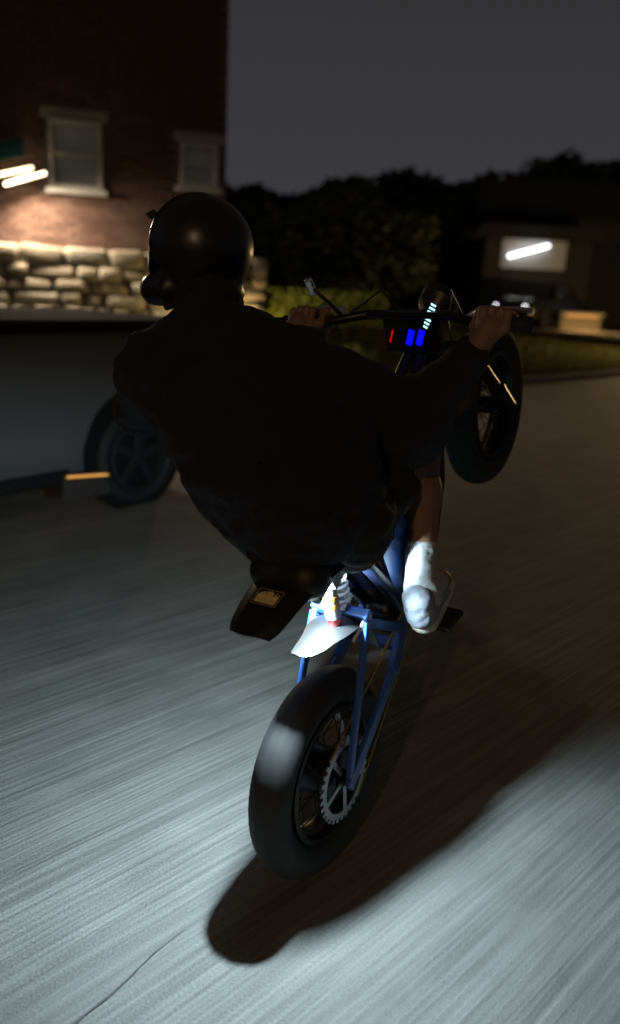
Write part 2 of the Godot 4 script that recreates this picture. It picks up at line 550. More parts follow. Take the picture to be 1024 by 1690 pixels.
func build_bike() -> void:
	var b := thing("electric_bicycle", "blue fat-tyred electric bicycle reared up on its back wheel under the rider", "bicycle", BO, Basis(BF, BU, BN))
	wheel(b, "rear_wheel", Vector3.ZERO, true)
	wheel(b, "front_wheel", Vector3(1.28, 0, 0), false)
	var st := ST()
	# swing arm: two box legs and two upper struts, a bridge across
	for s in [-1.0, 1.0]:
		bar(st, Vector3(-0.02, 0, 0.088 * s), Vector3(0.30, 0.02, 0.082 * s), 0.036, 0.014, 0.004)
		bar(st, Vector3(0.29, 0.02, 0.082 * s), Vector3(0.45, 0.04, 0.06 * s), 0.04, 0.018, 0.004)
		bar(st, Vector3(0.0, 0.02, 0.088 * s), Vector3(0.30, 0.245, 0.075 * s), 0.022, 0.014, 0.004)
		bar(st, Vector3(0.30, 0.24, 0.075 * s), Vector3(0.40, 0.06, 0.072 * s), 0.026, 0.014, 0.004)
	bar(st, Vector3(0.312, 0.25, -0.08), Vector3(0.312, 0.25, 0.08), 0.03, 0.03, 0.006)
	bar(st, Vector3(0.36, 0.03, -0.08), Vector3(0.36, 0.03, 0.08), 0.03, 0.03, 0.006)
	obj("swing_arm", st, M.blue_paint, b)
	# main frame
	st = ST()
	for s in [-1.0, 1.0]:
		tube(st, [Vector3(0.46, 0.02, 0.055 * s), Vector3(0.43, 0.2, 0.06 * s), Vector3(0.40, 0.36, 0.05 * s), Vector3(0.36, 0.44, 0.05 * s)], [0.018], 10)
		tube(st, [Vector3(0.22, 0.455, 0.05 * s), Vector3(0.40, 0.44, 0.05 * s), Vector3(0.64, 0.42, 0.045 * s), Vector3(0.86, 0.46, 0.025 * s), Vector3(1.04, 0.5, 0.012 * s)], [0.016], 10)
		tube(st, [Vector3(0.46, 0.02, 0.055 * s), Vector3(0.62, 0.02, 0.055 * s), Vector3(0.82, 0.16, 0.045 * s), Vector3(1.06, 0.44, 0.014 * s)], [0.018], 10)
	tube(st, [Vector3(1.083, 0.40, 0), Vector3(1.03, 0.535, 0)], [0.03], 16)
	obj("frame", st, M.dark_blue_paint, b)
	st = ST()
	add_rbox(st, Transform3D(Basis(Vector3(0, 0, 1), 0.1), Vector3(0.445, 0.27, 0.028)), Vector3(0.02, 0.3, 0.04), 0.006)
	add_rbox(st, Transform3D(Basis(Vector3(0, 0, 1), 0.1), Vector3(0.445, 0.27, -0.028)), Vector3(0.02, 0.3, 0.04), 0.006)
	obj("seat_mast", st, M.violet_paint, b)
	for s in [-1.0, 1.0]:
		st = ST()
		prism(st, [Vector2(0.43, 0.12), Vector2(0.53, 0.1), Vector2(0.60, 0.2), Vector2(0.56, 0.38), Vector2(0.46, 0.40)], Transform3D(Basis.IDENTITY, Vector3(0, 0, 0.068 * s)), 0.012)
		obj("side_panel", st, M.blue_paint, b)
	st = ST()
	add_rbox(st, Transform3D(Basis(Vector3(0, 0, 1), 0.45), Vector3(0.68, 0.245, 0)), Vector3(0.26, 0.2, 0.09), 0.02)
	obj("battery_box", st, M.black_plastic, b)
	st = ST()
	add_rbox(st, Transform3D(Basis.IDENTITY, Vector3(0.47, 0.03, 0)), Vector3(0.13, 0.13, 0.09), 0.03)
	obj("motor_case", st, M.black_metal, b)
	# shock absorber behind the seat tube: body, coil, reservoir
	var sh := Node3D.new()
	sh.name = "shock_absorber"
	b.add_child(sh)
	st = ST()
	tube(st, [Vector3(0.316, 0.262, 0), Vector3(0.37, 0.42, 0)], [0.014], 12)
	for q in [0.0, 1.0]:
		var c := Vector3(0.316, 0.262, 0).lerp(Vector3(0.37, 0.42, 0), q)
		tube(st, [c - Vector3(0, 0, 0.022), c + Vector3(0, 0, 0.022)], [0.014], 12)
	obj("damper_body", st, M.steel, sh)
	st = ST()
	var ax := (Vector3(0.37, 0.42, 0) - Vector3(0.316, 0.262, 0))
	var bb := basis_to(ax)
	var coil := []
	for k in 91: coil.append(Vector3(0.316, 0.262, 0) + ax * (0.14 + 0.72 * k / 90.0) + (bb.x * cos(k * 0.42) + bb.z * sin(k * 0.42)) * 0.027)
	tube(st, coil, [0.0048], 6)
	obj("coil_spring", st, M.sticker_white, sh)
	st = ST()
	tube(st, [Vector3(0.262, 0.315, 0.026), Vector3(0.29, 0.40, 0.03)], [0.019], 14)
	obj("reservoir", st, M.alloy, sh)
	for q in [0.35, 0.6]:
		st = ST()
		var c := Vector3(0.262, 0.315, 0.026).lerp(Vector3(0.29, 0.40, 0.03), q)
		tube(st, [c, c + Vector3(0.028, 0.085, 0.005).normalized() * 0.012], [0.0195], 14)
		obj("band", st, M.amber, sh)
	st = ST()
	tube(st, [Vector3(0.256, 0.297, 0.0255), Vector3(0.261, 0.313, 0.026)], [0.0165], 12)
	obj("valve_cap", st, M.red_plastic, sh)
	# hugger fender over the wheel, kicked up at the tip
	st = ST()
	var rows := []
	var key := [[0.33, 0.09, 0.0, 0.058], [0.333, 0.16, 0.002, 0.06], [0.318, 0.222, 0.006, 0.06], [0.285, 0.27, 0.01, 0.06], [0.24, 0.302, 0.015, 0.055], [0.2, 0.322, 0.018, 0.043], [0.168, 0.336, 0.018, 0.036], [0.147, 0.346, 0.016, 0.029], [0.133, 0.353, 0.013, 0.021], [0.126, 0.357, 0.011, 0.01]]
	for k in 37:
		var q := k / 36.0 * (key.size() - 1)
		var i0 := mini(int(q), key.size() - 2)
		var v := []
		for m in 4:
			v.append(cubic_interpolate(key[i0][m], key[i0 + 1][m], key[maxi(i0 - 1, 0)][m], key[mini(i0 + 2, key.size() - 1)][m], q - i0))
		var row := []
		for j in 13:
			var t := (j - 6) / 6.0
			var out := Vector2(v[0], v[1]).normalized()
			var c3: Vector2 = Vector2(v[0], v[1]) - out * 0.35 * v[3] * t * t * (1.0 - 0.6 * k / 36.0)
			row.append(Vector3(c3.x, c3.y, v[3] * t + v[2]))
		rows.append(row)
	shell(st, rows, 0.004)
	obj("rear_fender", st, M.fender_plastic, b)
	# stays of the fender
	st = ST()
	for s in [-1.0, 1.0]: tube(st, [Vector3(0.3, 0.25, 0.07 * s), Vector3(0.245, 0.235, 0.06 * s)], [0.006], 8)
	obj("fender_stay", st, M.alloy, b)
	# saddle
	st = ST()
	body_mesh(st, [[Vector3(0.235, 0.517, -0.042), Vector3(0.235, 0.517, 0.05), 0.042, 0.042], [Vector3(0.235, 0.517, -0.04), Vector3(0.5, 0.498, -0.035), 0.042, 0.036], [Vector3(0.235, 0.517, 0.05), Vector3(0.5, 0.498, 0.035), 0.042, 0.036], [Vector3(0.5, 0.498, 0), Vector3(0.74, 0.478, 0), 0.05, 0.034], [Vector3(0.26, 0.52, 0), Vector3(0.5, 0.505, 0), 0.045, 0.04]], 0.009, 0.03)
	obj("saddle", st, M.vinyl, b)
	# tail guard that carries the emblem
	var tg := Node3D.new()
	tg.name = "tail_guard"
	b.add_child(tg)
	st = ST()
	rows = []
	for k in 13:
		var t := k / 12.0
		var c := Vector3(0.30, 0.503, 0.012).lerp(Vector3(0.058, 0.548, -0.002), t) + Vector3(0, 0.012 * sin(t * PI), 0)
		var half := lerpf(0.09, 0.058, t) * (1.0 if t < 0.9 else 1.0 - 1.6 * (t - 0.9))
		var row := []
		for j in 9:
			var q := (j - 4) / 4.0
			row.append(c + Vector3(0.012 * q * q * t, -0.02 * q * q * q * q, half * q))
		rows.append(row)
	shell(st, rows, 0.006)
	obj("guard_plate", st, M.black_plastic, tg)
	st = ST()
	var ec := Vector3(0.30, 0.503, 0.012).lerp(Vector3(0.058, 0.548, -0.002), 0.6) + Vector3(0, 0.012 * sin(0.6 * PI) + 0.0045, 0)
	var ex := Vector3(0, 0, 1)
	var ey := (Vector3(0.30, 0.49, 0) - Vector3(0.055, 0.548, 0)).normalized()
	ey = (ey + Vector3(0, 0.02, 0)).normalized()
	var en := ex.cross(ey) * -1.0
	if en.y < 0: en = -en
	quad(st, [ec - ex * 0.033 - ey * 0.024, ec + ex * 0.033 - ey * 0.024, ec + ex * 0.033 + ey * 0.024, ec - ex * 0.033 + ey * 0.024], [en, en, en, en], [Vector2(0, 1), Vector2(1, 1), Vector2(1, 0), Vector2(0, 0)])
	var eo := obj("emblem", st, M.emblem, tg)
	eo.set_meta("label", "tan framed emblem printed on the black tail guard")
	# tail lamp under the saddle: housing open to the back and below
	var tl := Node3D.new()
	tl.name = "tail_lamp"
	b.add_child(tl)
	st = ST()
	add_rbox(st, Transform3D(Basis.IDENTITY, Vector3(0.284, 0.471, 0.02)), Vector3(0.04, 0.018, 0.056), 0.006)
	add_rbox(st, Transform3D(Basis.IDENTITY, Vector3(0.312, 0.43, 0.05)), Vector3(0.05, 0.076, 0.004), 0.0015, 1)  # shield plate added to keep the lamp's light off sock and shoe
	obj("lamp_housing_and_shield", st, M.black_plastic, tl)
	st = ST()
	add_rbox(st, Transform3D(Basis(Vector3(0, 0, 1), 0.6), Vector3(0.262, 0.451, 0.02)), Vector3(0.02, 0.018, 0.046), 0.005)
	obj("lens", st, M.tail_led, tl)
	var sl := OmniLight3D.new()
	sl.name = "tail_lamp_light"
	sl.light_color = Color(0.84, 0.95, 1.0)
	sl.light_energy = 2.8
	sl.light_size = 0.012
	sl.omni_range = 30.0
	sl.omni_attenuation = 2.0
	sl.shadow_enabled = true
	tl.add_child(sl)
	sl.position = Vector3(0.26, 0.45, 0.02)
	# fork, head, bars
	st = ST()
	for s in [-1.0, 1.0]:
		tube(st, [Vector3(1.28, 0, 0.078 * s), Vector3(1.225, 0.13, 0.078 * s)], [0.024, 0.026], 14)
		tube(st, [Vector3(1.225, 0.13, 0.078 * s), Vector3(1.10, 0.42, 0.078 * s)], [0.018], 14)
	bar(st, Vector3(1.105, 0.385, -0.1), Vector3(1.105, 0.385, 0.1), 0.045, 0.035, 0.008)
	bar(st, Vector3(1.03, 0.545, -0.06), Vector3(1.03, 0.545, 0.06), 0.04, 0.03, 0.008)
	obj("fork", st, M.black_metal, b)
	var hb := Node3D.new()
	hb.name = "handlebar"
	b.add_child(hb)
	st = ST()
	tube(st, [Vector3(0.93, 0.62, -0.36), Vector3(0.945, 0.61, -0.2), Vector3(0.985, 0.60, -0.12), Vector3(1.02, 0.575, -0.05), Vector3(1.02, 0.575, 0.05), Vector3(0.985, 0.60, 0.12), Vector3(0.945, 0.61, 0.2), Vector3(0.93, 0.62, 0.33)], [0.0125], 12)
	tube(st, [Vector3(0.985, 0.60, -0.12), Vector3(0.985, 0.60, 0.12)], [0.009], 10)
	obj("bar_tube", st, M.black_metal, hb)
	for s in [-1.0, 1.0]:
		st = ST()
		tube(st, [Vector3(0.945, 0.61, 0.2 * s), Vector3(0.93, 0.62, 0.335 * s)], [0.017], 14)
		obj("grip", st, M.rubber, hb)
		st = ST()
		tube(st, [Vector3(0.968, 0.606, 0.165 * s), Vector3(1.005, 0.607, 0.19 * s), Vector3(1.0, 0.61, 0.28 * s), Vector3(0.985, 0.615, 0.32 * s)], [0.008, 0.006, 0.005, 0.006], 8)
		obj("brake_lever", st, M.steel, hb)
	st = ST()
	for s in [-1.0, 1.0]:
		tube(st, [Vector3(0.975, 0.61, 0.16 * s), Vector3(1.06, 0.62, 0.1 * s), Vector3(1.09, 0.5, 0.05 * s), Vector3(1.08, 0.4, 0.05 * s)], [0.0028], 6)
	obj("brake_cable", st, M.black_plastic, hb)
	# display on the bars, facing back to the rider
	var di := Node3D.new()
	di.name = "display"
	b.add_child(di)
	var dx := Transform3D(Basis(Vector3(0, 0, 1), Vector3(0.35, 0.94, 0).normalized(), Vector3(-0.94, 0.35, 0).normalized()) * Basis.from_scale(Vector3(1.3, 1.3, 1.0)), Vector3(0.985, 0.545, 0.004))
	st = ST()
	add_rbox(st, dx, Vector3(0.125, 0.085, 0.018), 0.006)
	obj("display_case", st, M.black_plastic, di)
	for q in [-0.004, 0.018]:
		st = ST()
		add_rbox(st, dx * Transform3D(Basis(Vector3(0, 0, 1), -0.35), Vector3(q, -0.008, 0.0095)), Vector3(0.013, 0.033, 0.002), 0.0008, 1)
		obj("blue_bar", st, M.screen_blue, di)
	st = ST()
	add_rbox(st, dx * Transform3D(Basis(Vector3(0, 0, 1), -0.35), Vector3(-0.045, -0.006, 0.0095)), Vector3(0.004, 0.028, 0.002), 0.0008, 1)
	obj("red_light", st, M.screen_red, di)
	st = ST()
	for k in 7:
		add_rbox(st, dx * Transform3D(Basis(Vector3(0, 0, 1), -0.5), Vector3(0.031 + 0.0035 * k, 0.014 + 0.0072 * k, 0.0095)), Vector3(0.015 - 0.0016 * absf(k - 3.5), 0.0042, 0.002), 0.0008, 1)
	obj("white_readout", st, M.screen_white, di)
	# headlamp (switched off), mirror, pedals, chain
	st = ST()
	lathe(st, [Vector2(0.0, 0.0), Vector2(0.0, 0.055), Vector2(-0.03, 0.052), Vector2(-0.07, 0.02), Vector2(-0.075, 0.0)], Vector3(1.17, 0.5, 0), Vector3(1, -0.1, 0), 28)
	obj("headlamp", st, M.black_plastic, b)
	for s in [-1.0, 1.0]:
		st = ST()
		tube(st, [Vector3(0.962, 0.612, 0.17 * s), Vector3(0.955, 0.66, 0.19 * s), Vector3(0.965, 0.70, 0.23 * s)], [0.005], 8)
		if s < 0:
			var mo := obj("mirror_stalk", st, M.black_plastic, b)
			st = ST()
			add_rbox(st, Transform3D(Basis(Vector3(0, 1, 0), 0.3), Vector3(0.965, 0.705, -0.235)), Vector3(0.012, 0.05, 0.022), 0.005)
			obj("mirror", st, M.steel, mo)
	st = ST()
	tube(st, [Vector3(0.47, 0.03, -0.1), Vector3(0.47, 0.03, 0.1)], [0.012], 10)
	bar(st, Vector3(0.47, 0.03, 0.105), Vector3(0.45, 0.076, 0.115), 0.024, 0.012)
	bar(st, Vector3(0.47, 0.03, -0.105), Vector3(0.5, -0.002, -0.115), 0.024, 0.012)
	obj("crank", st, M.black_metal, b)
	for s in [[0.45, 0.076, 0.165], [0.5, -0.002, -0.165]]:
		st = ST()
		add_rbox(st, Transform3D(Basis(Vector3(0, 0, 1), -0.5), Vector3(s[0], s[1] - 0.012, s[2])), Vector3(0.1, 0.016, 0.09), 0.005)
		obj("pedal", st, M.black_plastic, b)
	st = ST()
	var ch := []
	for k in 40:
		var t := k / 39.0
		ch.append(Vector3(-0.02, 0.106, 0.068).lerp(Vector3(0.46, 0.075, 0.068), t))
	var chain := Node3D.new()
	chain.name = "chain"
	b.add_child(chain)
	for run in [[Vector3(0.0, 0.106, 0.068), Vector3(0.46, 0.075, 0.068)], [Vector3(0.0, -0.106, 0.068), Vector3(0.46, -0.015, 0.068)]]:
		var len: float = run[0].distance_to(run[1])
		var nl := int(len / 0.0127)
		for k in nl:
			var c: Vector3 = run[0].lerp(run[1], (k + 0.5) / nl)
			bar(st, c - (run[1] - run[0]).normalized() * 0.007, c + (run[1] - run[0]).normalized() * 0.007, 0.009, 0.007 if k % 2 else 0.005, 0.002)
	var co := obj("chain_links", st, M.chain_gold, chain)
	co.set_meta("kind", "stuff")

func shell(st: SurfaceTool, rows: Array, th: float) -> void:
	# a curved sheet given thickness th; rows of points
	var nr := rows.size()
	var nc: int = rows[0].size()
	var nn := []
	for i in nr:
		var r := []
		for j in nc:
			var a: Vector3 = rows[mini(i + 1, nr - 1)][j] - rows[maxi(i - 1, 0)][j]
			var b: Vector3 = rows[i][mini(j + 1, nc - 1)] - rows[i][maxi(j - 1, 0)]
			r.append(a.cross(b).normalized())
		nn.append(r)
	for s in [0.5, -0.5]:
		for i in nr - 1:
			for j in nc - 1:
				var p := []
				var n := []
				for o in [[0, 0], [1, 0], [1, 1], [0, 1]]:
					p.append(rows[i + o[0]][j + o[1]] + nn[i + o[0]][j + o[1]] * th * s)
					n.append(nn[i + o[0]][j + o[1]] * signf(s))
				quad(st, p, n)
	var rim := []
	for j in nc: rim.append([0, j])
	for i in range(1, nr): rim.append([i, nc - 1])
	for j in range(nc - 2, -1, -1): rim.append([nr - 1, j])
	for i in range(nr - 2, -1, -1): rim.append([i, 0])
	var cen: Vector3 = rows[nr / 2][nc / 2]
	for k in rim.size() - 1:
		var A: Array = rim[k]
		var Bq: Array = rim[k + 1]
		var pa: Vector3 = rows[A[0]][A[1]]
		var pb: Vector3 = rows[Bq[0]][Bq[1]]
		var na: Vector3 = nn[A[0]][A[1]]
		var nb: Vector3 = nn[Bq[0]][Bq[1]]
		var o2 := (pb - pa).cross(na).normalized()
		if o2.dot(pa - cen) < 0: o2 = -o2
		quad(st, [pa + na * th / 2, pb + nb * th / 2, pb - nb * th / 2, pa - na * th / 2], [o2, o2, o2, o2])

# ---------------------------------------------------------------- the rider
func hand_bones(wrist: Vector3, grip: Vector3, along: Vector3, back: Vector3, side: float) -> Array:
	# a fist closed round a bar that runs along ALONG through GRIP; BACK points from the bar to the back of the hand; side +1: the thumb lies at -along
	var f := back.cross(along).normalized()
	if f.dot(grip - wrist) < 0: f = -f
	var out := []
	var R := 0.029
	for k in 4:
		var o: float = (k - 1.5) * 0.0205 * side
		var ln: float = [0.95, 1.05, 1.0, 0.82][k]
		var c := grip + along * o
		var kn := c + back * R - f * 0.012
		out.append([wrist.lerp(kn, 0.35), kn, 0.012, 0.0115])
		var p1 := c + back * R * 0.75 + f * R * 0.95 * ln
		var p2 := c - back * R * 0.55 + f * R * 0.95 * ln
		var p3 := c - back * R * 0.95 + f * R * 0.1
		out.append([kn, p1, 0.0105, 0.0098])
		out.append([p1, p2, 0.0098, 0.009])
		out.append([p2, p3, 0.009, 0.008])
	var th := grip - along * 0.05 * side
	var b0 := wrist.lerp(grip, 0.4) - along * 0.022 * side
	out.append([b0, th - f * 0.006 + back * 0.012, 0.015, 0.012])
	out.append([th - f * 0.006 + back * 0.012, th + f * 0.03 - back * 0.012, 0.0115, 0.0105])
	out.append([th + f * 0.03 - back * 0.012, th + f * 0.028 - back * 0.034, 0.0105, 0.009])
	out.append([wrist, wrist.lerp(grip + back * 0.022, 0.75), 0.026, 0.03])
	return out

func build_rider() -> void:
	var org := Vector3(0.05, 0.82, -1.64)
	var p := thing("person", "rider in black hoodie, black shorts and black helmet leaning back on the bicycle", "person", org)
	var head := Vector3(-0.30, 1.475, -1.985)
	var look := Vector3(-0.62, -0.12, -0.78).normalized()
	var neck := Vector3(-0.235, 1.315, -1.875)
	var sL := Vector3(-0.385, 1.205, -1.825)
	var sR := Vector3(-0.03, 1.215, -1.875)
	var eL := Vector3(-0.465, 1.07, -2.06)
	var eR := Vector3(0.225, 1.10, -1.84)
	var gL := W(0.937, 0.615, -0.27)
	var gR := W(0.937, 0.615, 0.255)
	var back := (BU * 0.75 - BF * 0.66).normalized()
	var wL := gL + back * 0.028 - BF * 0.07 - BU * 0.01 - BN * 0.02
	var wR := gR + back * 0.028 - BF * 0.07 - BU * 0.02 - BN * 0.02
	var pel := Vector3(0.045, 0.915, -1.665)
	var hR := Vector3(0.085, 0.90, -1.69)
	var hL := Vector3(-0.055, 0.885, -1.73)
	var kR := Vector3(0.285, 1.0, -2.03)
	var kL := Vector3(0.02, 0.98, -2.16)
	var aR := W(0.435, 0.18, 0.148)
	var aL := W(0.465, 0.1, -0.16)
	var toe := (BF * 0.95 - BU * 0.28).normalized()
	# skin
	var st := ST()
	body_mesh(st, [[pel, Vector3(-0.08, 1.07, -1.75), 0.11, 0.12], [Vector3(-0.08, 1.07, -1.75), Vector3(-0.19, 1.2, -1.84), 0.12, 0.11], [sL, sR, 0.05, 0.05], [neck - Vector3(0, 0.06, 0), head, 0.055, 0.06], [head, head + look * 0.03, 0.085, 0.08],
		[sL, eL, 0.045, 0.037], [eL, wL, 0.037, 0.027], [sR, eR, 0.045, 0.037], [eR, wR, 0.037, 0.027],
		[hR, kR, 0.075, 0.05], [kR, kR.lerp(aR, 0.3), 0.05, 0.05], [kR.lerp(aR, 0.3), aR, 0.05, 0.034], [aR, aR + toe * 0.1 - BU * 0.04, 0.034, 0.03],
		[hL, kL, 0.075, 0.05], [kL, kL.lerp(aL, 0.3), 0.05, 0.05], [kL.lerp(aL, 0.3), aL, 0.05, 0.034], [aL, aL + toe * 0.1 - BU * 0.04, 0.034, 0.03]], 0.012, 0.03)
	var along := BN
	body_mesh(st, hand_bones(wR, gR, along, back, 1.0), 0.0038, 0.006)
	body_mesh(st, hand_bones(wL, gL, along, back, -1.0), 0.0038, 0.006)
	obj("body", st, M.skin, p).position = -org
	# hoodie, loose, with a hood lying behind the neck and sleeves to the wrist
	st = ST()
	body_mesh(st, [
		[Vector3(0.0, 0.95, -1.635), Vector3(-0.055, 1.03, -1.70), 0.145, 0.182],
		[Vector3(-0.06, 0.965, -1.60), Vector3(-0.11, 1.06, -1.66), 0.115, 0.13],
		[Vector3(-0.05, 1.03, -1.70), Vector3(-0.17, 1.17, -1.80), 0.185, 0.155],
		[Vector3(0.03, 0.965, -1.66), Vector3(0.01, 1.13, -1.80), 0.11, 0.112],
		[sL + Vector3(0.02, 0, 0), Vector3(-0.2, 1.225, -1.84), 0.082, 0.11], [Vector3(-0.2, 1.225, -1.84), sR + Vector3(-0.01, 0, 0), 0.11, 0.084],
		[sL, eL, 0.08, 0.062], [eL, wL + (eL - wL).normalized() * 0.03, 0.06, 0.042],
		[sR, eR, 0.09, 0.082], [eR, wR + (eR - wR).normalized() * 0.03, 0.08, 0.046],
		[Vector3(0.1, 1.14, -1.86), eR + Vector3(-0.02, -0.02, 0), 0.09, 0.075],
		[Vector3(-0.02, 0.97, -1.62), W(0.30, 0.575, -0.075), 0.11, 0.055], [Vector3(0.03, 0.97, -1.65), W(0.30, 0.575, 0.03), 0.11, 0.055], [W(0.30, 0.575, -0.075), W(0.30, 0.575, 0.03), 0.055, 0.055],
		[sL + Vector3(0.03, -0.02, 0.02), Vector3(-0.15, 1.01, -1.64), 0.085, 0.12],
		[neck + Vector3(-0.07, -0.045, 0.03), neck + Vector3(0.07, -0.045, 0.03), 0.062, 0.062],
		[neck + Vector3(-0.05, -0.02, 0.07), neck + Vector3(0.05, -0.04, 0.075), 0.05, 0.05],
		[neck + Vector3(-0.045, -0.07, 0.085), neck + Vector3(0.055, -0.12, 0.105), 0.05, 0.036],
		], 0.013, 0.05, 0.014, 6.0)
	obj("hoodie", st, M.hoodie, p).position = -org
	st = ST()
	body_mesh(st, [[hR + Vector3(0.0, 0.0, 0.04), hL + Vector3(0, 0.02, 0.04), 0.1, 0.11], [hR, hR.lerp(kR, 0.55), 0.092, 0.076], [hL, kL + (hL - kL) * 0.05, 0.105, 0.085]], 0.013, 0.045, 0.016, 6.0)
	obj("shorts", st, M.shorts, p).position = -org
	st = ST()
	body_mesh(st, [[neck + Vector3(0, -0.05, 0.01), head + Vector3(0.0, -0.06, 0.0), 0.078, 0.078], [neck + Vector3(0.0, -0.03, 0.03), head + Vector3(0.01, -0.07, 0.02), 0.07, 0.07]], 0.01, 0.03, 0.012, 9.0)
	obj("neck_gaiter", st, M.shorts, p).position = -org
	# socks and shoes
	for s in [[kR, aR, 1.0], [kL, aL, -1.0]]:
		var a: Vector3 = s[1]
		var sh: Vector3 = (s[0] - a).normalized()
		st = ST()
		body_mesh(st, [[a + sh * 0.14, a + sh * 0.02, 0.043, 0.0385], [a + sh * 0.02, a - sh * 0.02 + toe * 0.03, 0.0385, 0.037], [a + toe * 0.02, a + toe * 0.07 - BU * 0.02, 0.04, 0.036]], 0.007, 0.02, 0.003, 22.0, [[a + sh * 0.135, sh]])
		obj("sock", st, M.sock, p).position = -org
		st = ST()
		var heel := a - BU * 0.035 - toe * 0.025
		body_mesh(st, [[heel + BU * 0.04 + toe * 0.01, heel - BU * 0.01, 0.041, 0.038], [heel - BU * 0.005, heel + toe * 0.12 - BU * 0.008, 0.036, 0.04], [heel + toe * 0.12 - BU * 0.01, heel + toe * 0.19 - BU * 0.02, 0.039, 0.03], [heel + toe * 0.05 + BU * 0.03, heel + toe * 0.14 + BU * 0.005, 0.034, 0.032]], 0.006, 0.02, 0.002, 18.0, [[a + sh * 0.035, sh], [heel - BU * 0.034, -BU]])
		var so := obj("shoe", st, M.shoe, p)
		so.position = -org
		st = ST()
		body_mesh(st, [[heel - BU * 0.04, heel + toe * 0.11 - BU * 0.04, 0.039, 0.042], [heel + toe * 0.11 - BU * 0.04, heel + toe * 0.19 - BU * 0.04, 0.042, 0.033]], 0.006, 0.01, 0.0, 1.0, [[heel - BU * 0.024, BU], [heel - BU * 0.056, -BU]])
		obj("sole", st, M.sole, so)
	# helmet: full-face shell turned to the left, chin bar, eye port, trim
	st = ST()
	var hx := look.cross(Vector3.UP).normalized()
	var hu := hx.cross(look)
	var hc := head
	var chin := []
	for k in 9:
		var a := deg_to_rad(-100 + 25.0 * k)
		chin.append(hc + hx * sin(a) * 0.092 + look * (0.03 + cos(a) * 0.12) - hu * (0.088 - 0.012 * cos(a)))
	var hbones := [[hc + look * 0.01 + hu * 0.02, hc - look * 0.02 + hu * 0.01, 0.118, 0.116], [hc - look * 0.01 + hu * 0.0, hc - look * 0.0 - hu * 0.07, 0.114, 0.096]]
	for k in 8: hbones.append([chin[k], chin[k + 1], 0.034, 0.034])
	body_mesh(st, hbones, 0.008, 0.025, 0.0, 1.0, [[hc - hu * 0.135, -hu]])
	var he := obj("helmet", st, M.helmet, p)
	he.position = -org
	st = ST()
	var vr := []
	for k in 9:
		var t := k / 8.0
		var row := []
		for j in 13:
			var a := deg_to_rad(-72 + 12.0 * j)
			row.append(hc + hu * lerpf(-0.045, 0.055, t) + hx * sin(a) * (0.123 - 0.01 * t) + look * (cos(a) * (0.136 - 0.01 * t) + 0.006))
		vr.append(row)
	shell(st, vr, 0.003)
	obj("visor", st, M.visor, he)
	st = ST()
	tube(st, chin.slice(1, 8).map(func(q): return q + look * 0.022 + hu * 0.022), [0.013], 8)
	obj("chin_trim", st, M.helmet_trim, he)
	for sgn in [-1.0, 1.0]:
		st = ST()
		var vd: Vector3 = (-look * 0.75 + hx * sgn * 0.45 + hu * 0.42).normalized()
		var vb := basis_to(vd)
		add_rbox(st, Transform3D(Basis(vb.x, vb.y, vb.z), hc + hu * 0.012 + vd * 0.119), Vector3(0.018, 0.008, 0.05), 0.003)
		obj("vent", st, M.black_plastic, he)
	st = ST()
	var rim := []
	for k in 15:
		var a := deg_to_rad(-118 + 17.0 * k) + PI
		rim.append(hc - hu * 0.128 + hx * sin(a) * 0.084 + look * (cos(a) * 0.092 + 0.004))
	tube(st, rim, [0.009], 8)
	obj("edge_trim", st, M.rubber, he)
	st = ST()
	var vp := []
	for k in 7:
		var a := deg_to_rad(-60 + 20.0 * k)
		vp.append([hc + hu * 0.1 + hx * sin(a) * 0.1 + look * (0.02 + cos(a) * 0.085), hc + hu * 0.098 + hx * sin(a) * 0.095 + look * (0.05 + cos(a) * 0.125)])
	shell(st, vp, 0.004)
	obj("peak", st, M.black_plastic, he)

